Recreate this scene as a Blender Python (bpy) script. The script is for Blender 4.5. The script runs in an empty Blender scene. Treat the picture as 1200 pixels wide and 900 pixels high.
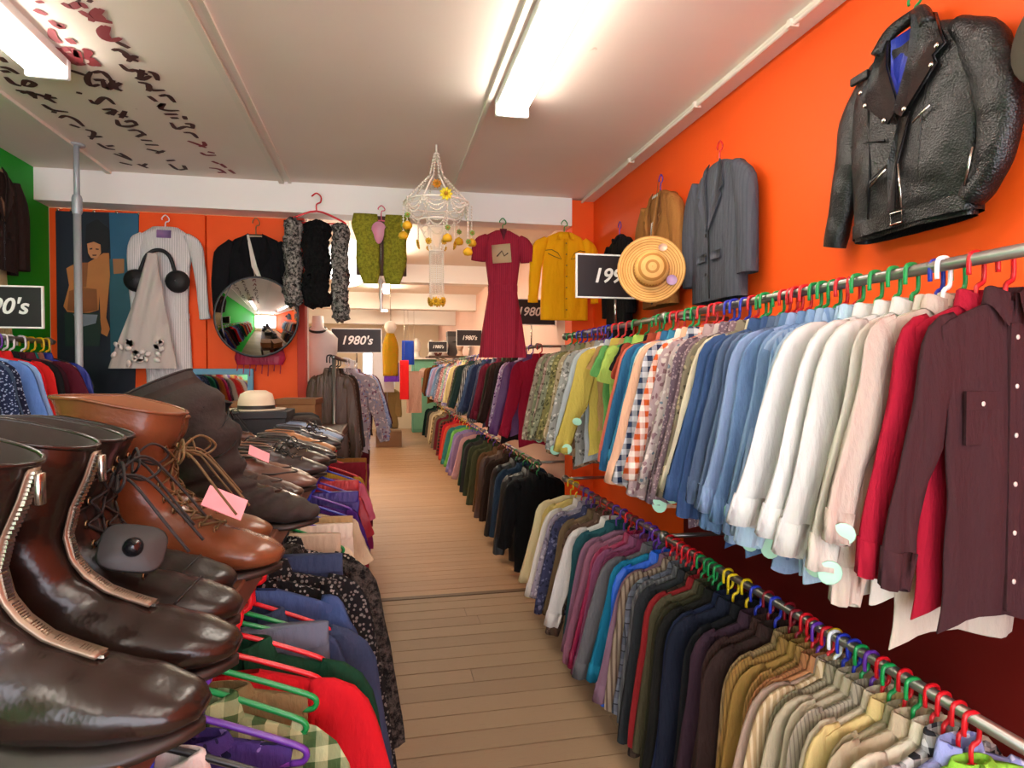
import bpy, math, random
from mathutils import Vector, Matrix
S = bpy.context.scene
COL = S.collection
PI = math.pi
H = 1.8                                   # eye height
YAW, PITCH, F = math.radians(11.7), math.atan(15/735), 735.0
# ---------------------------------------------------------------- camera
cd = bpy.data.cameras.new('camera'); cam = bpy.data.objects.new('camera', cd); COL.objects.link(cam)
cd.sensor_width = 36; cd.lens = 36*F/1200; cd.clip_start = .05
cam.location = (0, 0, H); cam.rotation_euler = (PI/2-PITCH, 0, -YAW)
S.camera = cam
# ---------------------------------------------------------------- world, exposure
w = bpy.data.worlds.new('world'); S.world = w; w.use_nodes = True
w.node_tree.nodes['Background'].inputs[0].default_value = (.8, .85, 1, 1)
w.node_tree.nodes['Background'].inputs[1].default_value = .3
S.view_settings.view_transform = 'Standard'; S.view_settings.look = 'None'
S.view_settings.gamma = 1; S.view_settings.use_curve_mapping = False
S.view_settings.exposure = 0.55
LAMP = 19.0                               # emission of the fluorescent diffusers
FILL_GLOW = 6.0                                 # fill light from the added window panel behind the viewer
S.cycles.max_bounces = 8; S.cycles.diffuse_bounces = 5; S.cycles.glossy_bounces = 3
S.cycles.use_denoising = True; S.cycles.sample_clamp_indirect = 6

CM = cam.rotation_euler.to_matrix()
def ray(x, y): return CM @ Vector(((x-600)/F, (450-y)/F, -1))
def W(x, y, X=None, Y=None, Z=None):
    """real place of a spot seen at x, y on a plane of the room"""
    r = ray(x, y)
    if Y is not None: t = Y/r.y
    elif X is not None: t = X/r.x
    else: t = (Z-H)/r.z
    return Vector((0, 0, H)) + r*t

# ================================================================ materials
def lin(h):
    h = h.lstrip('#')
    c = [int(h[i:i+2], 16)/255 for i in (0, 2, 4)]
    return tuple((v/12.92 if v < .04045 else ((v+.055)/1.055)**2.4) for v in c) + (1,)
class N:
    def __init__(s, name):
        s.m = bpy.data.materials.new(name); s.m.use_nodes = True
        s.t = s.m.node_tree; s.n = s.t.nodes; s.b = s.n['Principled BSDF']
    def add(s, typ, **kw):
        n = s.n.new(typ)
        for k, v in kw.items(): setattr(n, k, v)
        return n
    def link(s, a, b): s.t.links.new(a, b)
    def mix(s, fac, a, b, mode='MIX'):
        m = s.add('ShaderNodeMix', data_type='RGBA', blend_type=mode)
        for sock, val in ((m.inputs[0], fac), (m.inputs[6], a), (m.inputs[7], b)):
            if hasattr(val, 'links'): s.link(val, sock)
            else: sock.default_value = val
        return m.outputs[2]
    def math(s, op, a, b=0, c=0):
        m = s.add('ShaderNodeMath', operation=op)
        for sock, val in zip(m.inputs, (a, b, c)):
            if hasattr(val, 'links'): s.link(val, sock)
            else: sock.default_value = val
        return m.outputs[0]
    def coord(s, scale=(1, 1, 1), kind='Object', rot=(0, 0, 0)):
        t = s.add('ShaderNodeTexCoord'); mp = s.add('ShaderNodeMapping')
        mp.inputs['Scale'].default_value = scale; mp.inputs['Rotation'].default_value = rot
        s.link(t.outputs[kind], mp.inputs[0]); return mp.outputs[0]
    def noise(s, vec, sc, det=3, rough=.5):
        n = s.add('ShaderNodeTexNoise'); n.inputs['Scale'].default_value = sc
        n.inputs['Detail'].default_value = det; n.inputs['Roughness'].default_value = rough
        s.link(vec, n.inputs['Vector']); return n.outputs[0]
    def ramp(s, v, stops, interp='LINEAR'):
        r = s.add('ShaderNodeValToRGB'); r.color_ramp.interpolation = interp
        e = r.color_ramp.elements
        while len(e) < len(stops): e.new(.5)
        for i, (p, c) in enumerate(stops): e[i].position = p; e[i].color = c
        s.link(v, r.inputs[0]); return r.outputs[0]
    def bump(s, v, st, dist=.01):
        b = s.add('ShaderNodeBump'); b.inputs['Strength'].default_value = st; b.inputs['Distance'].default_value = dist
        s.link(v, b.inputs['Height']); s.link(b.outputs[0], s.b.inputs['Normal'])
    def base(s, c):
        if hasattr(c, 'links'): s.link(c, s.b.inputs['Base Color'])
        else: s.b.inputs['Base Color'].default_value = c
    def pr(s, rough=.5, metal=0, spec=.5, **kw):
        s.b.inputs['Roughness'].default_value = rough; s.b.inputs['Metallic'].default_value = metal
        s.b.inputs['Specular IOR Level'].default_value = spec
        for k, v in kw.items(): s.b.inputs[k.replace('_', ' ')].default_value = v
        return s.m
MC = {}
def plain(h, rough=.5, metal=0, spec=.5, vary=.12, bump=0, bs=60, **kw):
    key = (h, rough, metal, spec, vary, bump, tuple(kw.items()))
    if key in MC: return MC[key]
    n = N('finish_'+h.lstrip('#'))
    v = n.coord(); c = lin(h); k = n.noise(v, 7, 3)
    n.base(n.mix(k, tuple(x*(1-vary) for x in c[:3])+(1,), tuple(min(1, x*(1+vary)) for x in c[:3])+(1,)))
    if bump: n.bump(n.noise(v, bs, 4), bump, .004)
    MC[key] = n.pr(rough, metal, spec, **kw); return MC[key]
def emit(h, st):
    n = N('glow'); c = lin(h); n.base(c)
    n.b.inputs['Emission Color'].default_value = c; n.b.inputs['Emission Strength'].default_value = st
    return n.pr(.5)
def cloth(spec):
    """spec 'kind:#a,#b,...' -> woven material with the pattern printed in it"""
    if spec in MC: return MC[spec]
    kind, cs = spec.split(':'); cols = [lin(c) for c in cs.split(',')]
    n = N('cloth_'+kind); v = n.coord(); a = cols[0]; b = cols[1] if len(cols) > 1 else a
    rough, sp = .88, .2
    sx = n.add('ShaderNodeSeparateXYZ'); n.link(v, sx.inputs[0]); x, y, z = sx.outputs
    def band(o, per, duty=.5): return n.math('LESS_THAN', n.math('FRACT', n.math('MULTIPLY', o, 1/per)), duty)
    if kind == 'plain': c = a
    elif kind == 'satin': c = a; rough = .45; sp = .5
    elif kind == 'denim':
        k = n.noise(n.coord((300, 300, 40)), 1, 2); c = n.mix(n.math('MULTIPLY', n.noise(v, 6, 3), .8), a, tuple(min(1, q*1.7+.03) for q in a[:3])+(1,))
        c = n.mix(n.math('MULTIPLY', k, .35), c, (1, 1, 1, 1), 'OVERLAY')
    elif kind == 'check':
        f = n.math('MULTIPLY', n.math('ADD', band(x, .045), band(z, .045)), .5); c = n.mix(f, a, b)
    elif kind == 'plaid':
        f = n.math('MULTIPLY', n.math('ADD', band(x, .06), band(z, .06)), .5); c = n.mix(f, a, b)
        c = n.mix(band(x, .06, .1), c, cols[-1]); c = n.mix(band(z, .06, .1), c, cols[-1])
    elif kind == 'stripe': c = n.mix(band(x, .022, .4), a, b)
    elif kind == 'cord':
        c = n.mix(band(x, .012, .3), a, tuple(q*.6 for q in a[:3])+(1,))
    elif kind in ('floral', 'camo', 'dots'):
        vo = n.add('ShaderNodeTexVoronoi'); vo.inputs['Scale'].default_value = {'floral': 40, 'camo': 24, 'dots': 85}[kind]
        wv = n.add('ShaderNodeVectorMath', operation='ADD'); n.link(v, wv.inputs[0])
        nn = n.add('ShaderNodeTexNoise'); nn.inputs['Scale'].default_value = 14; n.link(v, nn.inputs[0])
        sc = n.add('ShaderNodeVectorMath', operation='SCALE'); n.link(nn.outputs[1], sc.inputs[0]); sc.inputs['Scale'].default_value = .08 if kind != 'dots' else 0
        n.link(sc.outputs[0], wv.inputs[1]); n.link(wv.outputs[0], vo.inputs['Vector'])
        sep = n.add('ShaderNodeSeparateColor'); n.link(vo.outputs['Color'], sep.inputs[0])
        if kind == 'dots': c = n.mix(n.math('LESS_THAN', vo.outputs['Distance'], .35), a, b)
        else:
            st = [(i/len(cols), q) for i, q in enumerate(cols)]
            c = n.ramp(sep.outputs[0], st, 'CONSTANT')
            if kind == 'floral': c = n.mix(n.math('GREATER_THAN', vo.outputs['Distance'], .42), c, a)
    elif kind == 'fur':
        c = n.ramp(n.noise(v, 48, 4, .8), [(.42, a), (.62, b)]); rough = 1
    else: raise ValueError(kind)
    if kind not in ('satin', 'denim', 'fur'):
        c = n.mix(n.math('MULTIPLY', n.noise(v, 9, 3), .35), c, (.45, .45, .45, 1), 'SOFT_LIGHT')
    n.base(c)
    fine = n.noise(n.coord((1, 1, .3)), 45, 4, .6); big = n.noise(n.coord((1, 1, .38)), 11, 3, .55)
    n.bump(n.math('ADD', fine, n.math('MULTIPLY', big, 3.5)), .6 if kind != 'fur' else 1, .011)
    MC[spec] = n.pr(rough, 0, sp); return MC[spec]

# ================================================================ mesh helpers
class MB:
    def __init__(s): s.v = []; s.f = []; s.mi = []; s.k = 0
    def quadgrid(s, rings, closed=True, caps=(False, False)):
        o = len(s.v); n = len(rings[0])
        for r in rings: s.v += [tuple(p) for p in r]
        for j in range(len(rings)-1):
            for i in range(n if closed else n-1):
                i2 = (i+1) % n
                s.f.append((o+j*n+i, o+j*n+i2, o+(j+1)*n+i2, o+(j+1)*n+i))
        for cap, j in ((caps[0], 0), (caps[1], len(rings)-1)):
            if cap:
                c = sum((Vector(p) for p in rings[j]), Vector())/n
                s.v.append(tuple(c)); ci = len(s.v)-1
                for i in range(n):
                    a, b = o+j*n+i, o+j*n+(i+1) % n
                    s.f.append((ci, b, a) if j == 0 else (ci, a, b))
        return s
    def box(s, x0, x1, y0, y1, z0, z1, bev=0):
        if bev > 0:
            pts = []
            rings = []
            for z, e in ((z0, bev), (z0+bev, 0), (z1-bev, 0), (z1, bev)):
                a, b, c, d = x0+e, x1-e, y0+e, y1-e
                g = bev*.5
                rings.append([(a+g, c, z), (b-g, c, z), (b, c+g, z), (b, d-g, z), (b-g, d, z), (a+g, d, z), (a, d-g, z), (a, c+g, z)])
            return s.quadgrid(rings, True, (True, True))
        o = len(s.v)
        s.v += [(x0, y0, z0), (x1, y0, z0), (x1, y1, z0), (x0, y1, z0), (x0, y0, z1), (x1, y0, z1), (x1, y1, z1), (x0, y1, z1)]
        for f in ((0, 3, 2, 1), (4, 5, 6, 7), (0, 1, 5, 4), (1, 2, 6, 5), (2, 3, 7, 6), (3, 0, 4, 7)): s.f.append(tuple(o+i for i in f))
        return s
    def tube(s, pts, r, n=8, caps=True, closed=False):
        pts = [Vector(p) for p in pts]; rings = []; m = len(pts); up = None
        for i, p in enumerate(pts):
            a = pts[(i-1) % m] if (i > 0 or closed) else p; b = pts[(i+1) % m] if (i < m-1 or closed) else p
            t = (b-a).normalized()
            if up is None:
                up = Vector((0, 0, 1)) if abs(t.z) < .9 else Vector((1, 0, 0))
            u = t.cross(up)
            if u.length < 1e-4: u = t.orthogonal()
            u.normalize(); up = u.cross(t).normalized()
            rr = r(i/(m-1)) if callable(r) else r
            rings.append([p+u*math.cos(2*PI*k/n)*rr+up*math.sin(2*PI*k/n)*rr for k in range(n)])
        if closed: rings.append(rings[0]); caps = False
        return s.quadgrid(rings, True, (caps, caps))
    def lathe(s, prof, n=20, c=(0, 0, 0), axis='z', caps=(False, False)):
        rings = []
        for r, h in prof:
            q = []
            for k in range(n):
                a = 2*PI*k/n; p = (r*math.cos(a), r*math.sin(a), h)
                if axis == 'y': p = (p[0], p[2], p[1])
                elif axis == 'x': p = (p[2], p[1], -p[0])
                q.append((p[0]+c[0], p[1]+c[1], p[2]+c[2]))
            rings.append(q)
        return s.quadgrid(rings, True, caps)
    def bead(s, c, r):
        c = Vector(c); o = len(s.v)
        for d in ((1, 0, 0), (0, 1, 0), (-1, 0, 0), (0, -1, 0)): s.v.append(tuple(c+Vector(d)*r))
        s.v.append(tuple(c+Vector((0, 0, r)))); s.v.append(tuple(c-Vector((0, 0, r))))
        for i in range(4): s.f.append((o+i, o+(i+1) % 4, o+4)); s.f.append((o+(i+1) % 4, o+i, o+5))
        return s
    def poly(s, pts, h=Vector((0, 0, -.003))):
        """a flat outline with thickness h"""
        o = len(s.v); n = len(pts); pts = [Vector(p) for p in pts]
        s.v += [tuple(p) for p in pts]+[tuple(p+h) for p in pts]
        s.f.append(tuple(range(o, o+n))); s.f.append(tuple(range(o+2*n-1, o+n-1, -1)))
        for i in range(n): s.f.append((o+i, o+(i+1) % n, o+n+(i+1) % n, o+n+i))
        return s
    def mesh(s, name):
        me = bpy.data.meshes.new(name); me.from_pydata(s.v, [], s.f)
        me.polygons.foreach_set('use_smooth', [True]*len(s.f)); me.update(); return me
def setmat(o, m):
    if not o.data.materials: o.data.materials.append(m)
    o.material_slots[0].link = 'OBJECT'; o.material_slots[0].material = m
def ob(name, geo, mat, parent=None, loc=(0, 0, 0), rz=0, flat=False, rot=None):
    me = geo if isinstance(geo, bpy.types.Mesh) else geo.mesh(name)
    o = bpy.data.objects.new(name, me); COL.objects.link(o)
    o.location = loc; o.rotation_euler = rot or (0, 0, rz)
    if mat: setmat(o, mat)
    if flat: me.polygons.foreach_set('use_smooth', [False]*len(me.polygons))
    if parent: o.parent = parent
    return o
def tag(o, label, cat, group=None):
    o['label'] = label; o['category'] = cat
    if group: o['group'] = group
    return o
def thing(name, label, cat, loc=(0, 0, 0), rz=0, group=None, rot=None):
    o = bpy.data.objects.new(name, None); COL.objects.link(o); o.empty_display_size = .05
    o.location = loc; o.rotation_euler = rot or (0, 0, rz); return tag(o, label, cat, group)
def struct(name, geo, mat, flat=True, parent=None, **k):
    o = ob(name, geo, mat, parent, flat=flat, **k)
    if not parent: o['kind'] = 'structure'
    return o
def bez(pts, n=8):
    """smooth curve through points"""
    P = [Vector(p) for p in pts]; P = [P[0]*2-P[1]]+P+[P[-1]*2-P[-2]]; out = []
    for i in range(1, len(P)-2):
        for k in range(n):
            t = k/n; a, b, c, d = P[i-1:i+3]
            out.append(.5*((2*b)+(c-a)*t+(2*a-5*b+4*c-d)*t*t+(3*b-a-3*c+d)*t**3))
    return out+[P[-2]]
def ell(c, u, v, n=20, p=2.0):
    """ring around c with half axes u, v"""
    c, u, v = Vector(c), Vector(u), Vector(v); out = []
    for k in range(n):
        a = 2*PI*k/n; ca, sa = math.cos(a), math.sin(a)
        out.append(c+u*(math.copysign(abs(ca)**(2/p), ca))+v*(math.copysign(abs(sa)**(2/p), sa)))
    return out
def text_mesh(body, size, depth=.002, shear=.25, bold=.0):
    cu = bpy.data.curves.new('lettering', 'FONT'); cu.body = body; cu.size = size; cu.extrude = depth
    cu.shear = shear; cu.offset = bold; cu.align_x = 'CENTER'; cu.align_y = 'CENTER'; cu.resolution_u = 4
    t = bpy.data.objects.new('lettering', cu); COL.objects.link(t)
    bpy.context.view_layer.update()
    me = bpy.data.meshes.new_from_object(t.evaluated_get(bpy.context.evaluated_depsgraph_get()))
    bpy.data.objects.remove(t); bpy.data.curves.remove(cu); me.materials.clear(); return me

# ================================================================ room shell
XL, XR, ZC = -2.41, 1.75, H+1.445
YB, YN, YF = 5.06, -2.3, 19.9
def wallmat(h, rough=.6, vary=.06, bump=.15):
    n = N('painted_wall'); v = n.coord((1, 1, .25)); c = lin(h)
    k = n.noise(v, 2.2, 4); k2 = n.noise(n.coord(), 40, 3)
    n.base(n.mix(k, tuple(q*(1-vary) for q in c[:3])+(1,), tuple(min(1, q*(1+vary)) for q in c[:3])+(1,)))
    n.bump(k2, bump, .003); return n.pr(rough, 0, .3)
ORANGE = wallmat('#ef5510', .6); GREEN = wallmat('#0f9a1b'); WHITE = wallmat('#f2eee8', .5, .03); CREAM = wallmat('#efe0c6')
def ceilmat():
    n = N('ceiling_paint'); v = n.coord(); k = n.noise(v, 1.3, 4); k2 = n.noise(v, 9, 5, .7)
    c = n.mix(k, lin('#f2e6da'), lin('#e6d6c8')); c = n.mix(n.math('GREATER_THAN', k2, .72), c, lin('#d4c2b0'))
    n.base(c); n.bump(n.noise(v, 60, 3), .1, .003); return n.pr(.75, 0, .2)
struct('ceiling', MB().box(XL-.1, XR+.1, YN-.1, YF+.1, ZC, ZC+.1), ceilmat())
struct('wall_right', MB().box(XR, XR+.1, YN, 5.26, 0, ZC), ORANGE)
struct('wall_right_far', MB().box(XR, XR+.1, 5.26, YF, 0, ZC), wallmat('#dcb3a2'))
struct('wall_left', MB().box(XL-.1, XL, YN, 5.26, 0, ZC), GREEN)
struct('wall_left_far', MB().box(XL-.1, XL, 5.36, YF, 0, ZC), CREAM)
g = MB().box(XL, XR, YN-.1, YN, 0, .55); g.box(XL, XR, YN-.1, YN, 2.95, ZC); g.box(XL, XL+.15, YN-.1, YN, .55, 2.95); g.box(XR-.15, XR, YN-.1, YN, .55, 2.95)
struct('wall_near', g, CREAM)
# added glowing window panel with bars behind the viewer, for frontal fill light
t = struct('added_fill_window', MB().box(XL+.15, XR-.15, YN-.06, YN-.05, .55, 2.95), emit('#eef2ff', FILL_GLOW))
for x in (XL+.15, -.95, .3, XR-.21): struct('window_frame', MB().box(x, x+.06, YN-.05, YN+.01, .55, 2.95), WHITE, parent=t)
for z in (.55, 2.35, 2.89): struct('window_frame', MB().box(XL+.15, XR-.15, YN-.05, YN, z, z+.06), WHITE, parent=t)
struct('wall_far', MB().box(XL, XR, YF, YF+.1, 0, ZC), CREAM)
# partition of three painted panels with seams
part = struct('wall_partition', MB().box(XL, -.62, 5.30, 5.36, 0, H+1.215), ORANGE)
for a, b in ((XL, -2.33), (-2.325, -1.335), (-1.33, -.66)):
    ob('wall_panel', MB().box(a+.003, b-.003, 5.26, 5.30, 0, H+1.21, .004), ORANGE, part, flat=True)
struct('trim_1', MB().box(-.66, -.60, 5.24, 5.38, 0, H+1.215), wallmat('#c23a22'))
struct('wall_nib', MB().box(1.56, XR, YB, 5.26, 0, H+1.43), ORANGE)
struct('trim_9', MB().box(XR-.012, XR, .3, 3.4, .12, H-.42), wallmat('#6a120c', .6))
struct('baseboard_right', MB().box(XR-.018, XR, YN, 5.05, 0, .12), wallmat('#4a1410', .5))
struct('ceiling_beam', MB().box(XL, 1.56, YB, 5.26, H+1.215, ZC), WHITE)
for i, (y, d) in enumerate(((8.6, 1.2), (11.8, 1.15), (15.2, 1.12))):
    struct('ceiling_beam', MB().box(XL, XR, y, y+.22, H+d, ZC), WHITE)
bat = wallmat('#e4dacb', .5, .03)
struct('trim_2', MB().box(-.76, -.725, YN, YB, ZC-.02, ZC), bat)
struct('trim_3', MB().box(-.695, -.672, YN, YB, ZC-.014, ZC), bat)
struct('trim_4', MB().box(.55, .575, YN, YB, ZC-.018, ZC), bat)
struct('trim_5', MB().box(-1.945, -1.91, YN, YB, ZC-.02, ZC), bat)
struct('trim_6', MB().box(XR-.10, XR, YN, YB, ZC-.022, ZC), bat)
pipe = MB().tube([(XR-.105, YN, ZC-.03), (XR-.105, YB-.01, ZC-.03)], .011)
for y in (1.6, 2.3, 3.1, 4.0): pipe.box(XR-.125, XR-.085, y-.012, y+.012, ZC-.045, ZC-.015)
struct('trim_7', pipe, bat)
# floor of boards running across the shop
struct_floor = struct('floor', MB().box(XL, XR, YN, YF, -.06, -.022), plain('#2a1c12', .9))
def boardmat(a, b, c, rough, name):
    n = N(name); oi = n.add('ShaderNodeObjectInfo'); rnd = oi.outputs['Random']
    t = n.add('ShaderNodeTexCoord'); mp = n.add('ShaderNodeMapping'); n.link(t.outputs['Generated'], mp.inputs[0])
    mp.inputs['Scale'].default_value = (2.2, 5, 1)
    cb = n.add('ShaderNodeCombineXYZ'); n.link(n.math('MULTIPLY', rnd, 37), cb.inputs[0]); n.link(n.math('MULTIPLY', rnd, 91), cb.inputs[1]); n.link(cb.outputs[0], mp.inputs['Location'])
    k = n.noise(mp.outputs[0], 3, 5, .65)
    m2 = n.add('ShaderNodeMapping'); n.link(mp.outputs[0], m2.inputs[0]); m2.inputs['Scale'].default_value = (1, 9, 1)
    g = n.noise(m2.outputs[0], 4, 5, .7)
    col = n.mix(k, lin(a), lin(b)); col = n.mix(n.math('MULTIPLY', g, .8), col, lin(c))
    col = n.mix(n.math('MULTIPLY', rnd, .4), col, lin(b))
    kn = n.noise(mp.outputs[0], 9, 2); col = n.mix(n.math('MULTIPLY', n.math('GREATER_THAN', kn, .70), .6), col, lin('#5b3c22'))
    n.base(col); n.bump(g, .35, .004)
    r = n.math('MULTIPLY_ADD', k, .3, rough); n.link(r, n.b.inputs['Roughness'])
    n.b.inputs['Specular IOR Level'].default_value = .5
    return n.m
BN = boardmat('#8e765c', '#a88c6c', '#74593e', .34, 'floorboard_near'); BF = boardmat('#9c7a5a', '#b08a66', '#846244', .24, 'floorboard_far')
pm = MB().box(0, 1, 0, 1, -.022, 0).mesh('floorboard'); pm.polygons.foreach_set('use_smooth', [False]*6)
random.seed(5)
def board(x0, x1, y0, y1, m):
    o = ob('floorboard', pm, m, struct_floor); o.location = (x0, y0, random.uniform(-.0012, .0008)); o.scale = (x1-x0, y1-y0, 1)
y = YN
while y < 4.9:
    s = random.uniform(-1.6, 1.3) if random.random() < .75 else None
    y2 = min(y+.163, 4.97)
    if s: board(XL, s-.002, y+.0045, y2-.0045, BN); board(s+.002, XR, y+.0045, y2-.0045, BN)
    else: board(XL, XR, y+.0045, y2-.0045, BN)
    y = y2
struct('trim_8', MB().box(XL, XR, 4.975, 5.03, -.02, .004), plain('#5a4128', .5))
y = 5.035
while y < YF: board(XL, XR, y+.0025, min(y+.118, YF), BF); y += .12
# ---- lamps
casing = plain('#efeeea', .4); tubem = emit('#fff6ea', LAMP)
tubehot = emit('#fff0d6', LAMP*3.2)
def lamp(x, y0, y1, label, hot=False):
    """twin bare tubes under a white spine"""
    t = thing('ceiling_light', label, 'light', (x, (y0+y1)/2, ZC), group='fluorescent ceiling lights'); h = (y1-y0)/2
    ob('casing', MB().box(-.085, .085, -h, h, -.045, 0, .004), casing, t, flat=True)
    for s in (-1, 1): ob('tube', MB().tube([(s*.045, -h+.03, -.078), (s*.045, 0, -.078), (s*.045, h-.03, -.078)], .021, 12), tubehot if hot else tubem, t)
    for e in (-1, 1): ob('end_cap', MB().box(-.09, .09, e*h-.03*(e > 0), e*h+.03*(e < 0), -.10, -.005, .006), casing, t, flat=True)
lamp(.68, 1.35, 3.3, 'white fluorescent ceiling light above the right-hand aisle, nearest the orange wall')
lamp(-1.5, 1.35, 3.3, 'white fluorescent ceiling light at upper left beside the painted writing')
lamp(.68, -1.6, .3, 'fluorescent ceiling light behind the viewer on the right side')
lamp(-1.5, -1.6, .3, 'fluorescent ceiling light behind the viewer on the left side')
lamp(.05, 6.3, 7.9, 'first fluorescent ceiling light past the white beam, over the aisle', True)
lamp(.05, 9.6, 11.2, 'second fluorescent ceiling light past the white beam, above the aisle', True)
lamp(.05, 12.9, 14.5, 'third fluorescent ceiling light past the white beam', True)
lamp(.05, 16.4, 18.0, 'farthest fluorescent ceiling light near the end wall', True)
lamp(-1.6, 8.9, 10.5, 'fluorescent ceiling light on the left of the far room', True)
# ---- painted writing on the ceiling: brush strokes seen at these spots
def strokes(name, mat, lst, wid):
    g = MB()
    for st in lst:
        pts = [W(x, y, Z=ZC-.002) for x, y in st]
        pts = bez(pts, 4) if len(pts) > 2 else [pts[0], (pts[0]+pts[1])/2, pts[1]]
        L = []; n = len(pts)
        for i, p in enumerate(pts):
            t = (pts[min(i+1, n-1)]-pts[max(i-1, 0)]).normalized(); q = Vector((-t.y, t.x, 0)); s = wid*1.35*(.45+.75*math.sin(PI*min(1, (i+.6)/n))**.6)
            L.append([p+q*s, p-q*s])
        z = -.0006*(len(g.f) % 7)
        g.quadgrid([[a+Vector((0, 0, z)) for a in r] for r in L], False)
    o = ob(name, g, mat, bpy.data.objects['ceiling']); o['label'] = 'hand-painted brush writing'; return o
def zA(*l): return [(x/6, y/6) for x, y in l]
def zB(*l): return [(100+x/6, 60+y/6) for x, y in l]
ink = plain('#4a2420', .7); redink = plain('#8a2f36', .7)
strokes('painted_writing', redink, [
 zA((435, 20), (500, 50), (560, 25), (610, 60)), zA((560, 70), (640, 110), (720, 60)), zA((650, 70), (700, 110), (735, 150)), zA((630, 130), (700, 140), (790, 160)), zA((690, 60), (660, 100), (640, 150)),
 zA((730, 180), (705, 220), (740, 270), (800, 280), (850, 265)), zA((760, 180), (735, 230), (770, 270)), zA((360, 200), (375, 260), (430, 300)), zA((475, 265), (520, 305)), zA((240, 65), (330, 105)), zA((350, 140), (420, 190), (430, 165)), zA((265, 0), (295, 20)),
 zA((360, 320), (430, 345), (500, 340), (550, 400)), zA((430, 350), (480, 410), (530, 450)), zA((480, 370), (520, 440), (600, 445)), zA((450, 380), (540, 380)), zA((500, 420), (560, 410)), zA((580, 340), (620, 360), (610, 400)), zA((590, 400), (650, 420), (700, 465)), zA((620, 450), (660, 445), (640, 400)), zA((540, 350), (560, 440))], .011)
strokes('painted_writing', ink, [
 zA((615, 0), (650, 15)), zA((540, 0), (560, 10)), zA((820, 290), (910, 335)), zA((790, 350), (830, 345), (880, 370), (930, 420)), zA((870, 360), (900, 400), (975, 430)), zA((975, 400), (940, 395), (900, 430)),
 zA((845, 445), (900, 490), (960, 490), (1000, 530)), zA((950, 540), (1000, 555), (1060, 530)), zA((960, 500), (1040, 520)), zA((1000, 490), (980, 560)), zA((1040, 500), (1090, 520), (1110, 565)), zA((970, 575), (1040, 590), (1060, 630), (1160, 632)), zA((1060, 620), (1040, 640)),
 zA((490, 490), (550, 510), (610, 530)), zA((640, 500), (612, 550), (640, 600), (700, 590)), zA((650, 510), (720, 505), (780, 560)), zA((660, 560), (740, 560)), zA((720, 560), (750, 620), (800, 560)), zA((740, 590), (860, 635)), zA((780, 560), (820, 620)), zA((760, 625), (850, 580)), zA((535, 645), (578, 655)),
 zA((630, 700), (670, 730), (720, 690), (760, 695), (805, 735)), zA((720, 770), (800, 770), (790, 810)), zA((750, 800), (820, 775)), zA((830, 800), (900, 820)), zA((880, 780), (850, 830)), zA((820, 840), (840, 880), (900, 890), (960, 875)), zA((880, 860), (930, 850), (965, 880)),
 zA((40, 540), (90, 585), (150, 605)), zA((160, 600), (180, 565), (240, 585), (215, 605), (160, 600)), zA((110, 630), (200, 650), (240, 680)), zA((150, 650), (220, 645), (250, 690)), zA((220, 650), (300, 670), (390, 720)), zA((300, 680), (400, 690)), zA((340, 660), (330, 700)), zA((300, 730), (370, 770), (480, 785)), zA((360, 780), (400, 790)),
 zA((420, 830), (460, 815), (530, 840), (590, 890)), zA((490, 870), (560, 895)), zA((0, 400), (40, 440)), zA((0, 470), (60, 480), (130, 520)), zA((10, 500), (70, 500))], .0095)
strokes('painted_writing', ink, [
 zB((445, 315), (500, 355)), zB((520, 315), (580, 310), (630, 360)), zB((510, 390), (550, 365), (530, 400), (580, 415), (660, 415)), zB((555, 440), (650, 440)), zB((600, 470), (655, 470)), zB((600, 500), (640, 545), (700, 530), (755, 540)), zB((700, 510), (750, 515), (755, 545)), zB((695, 455), (705, 480)),
 zB((690, 570), (750, 575), (790, 610)), zB((220, 490), (240, 520), (310, 525), (365, 515)), zB((280, 490), (345, 495)), zB((300, 555), (370, 555), (425, 590)), zB((360, 600), (420, 575)), zB((390, 625), (470, 630)), zB((420, 655), (515, 660)), zB((430, 685), (550, 710)), zB((500, 715), (555, 695)),
 zB((0, 550), (60, 570), (40, 620)), zB((20, 600), (120, 600)), zB((85, 645), (150, 680), (210, 690)), zB((150, 665), (200, 660)), zB((200, 720), (270, 745), (330, 770)), zB((240, 715), (320, 760)), zB((240, 780), (330, 800)), zB((370, 790), (440, 820)), zB((400, 810), (430, 790)),
 zB((570, 770), (630, 765)), zB((590, 790), (650, 830), (715, 825)), zB((690, 800), (710, 830))], .009)
strokes('painted_writing', redink, [zB((720, 630), (790, 655), (850, 680)), zB((830, 635), (840, 660), (800, 670)), zB((810, 710), (850, 730), (920, 730)), zB((860, 705), (910, 715)), zB((890, 770), (940, 790)), zB((870, 820), (940, 830), (990, 860)), zB((950, 790), (990, 820)), zB((1010, 830), (1050, 860)), zB((930, 850), (980, 850))], .009)
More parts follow.
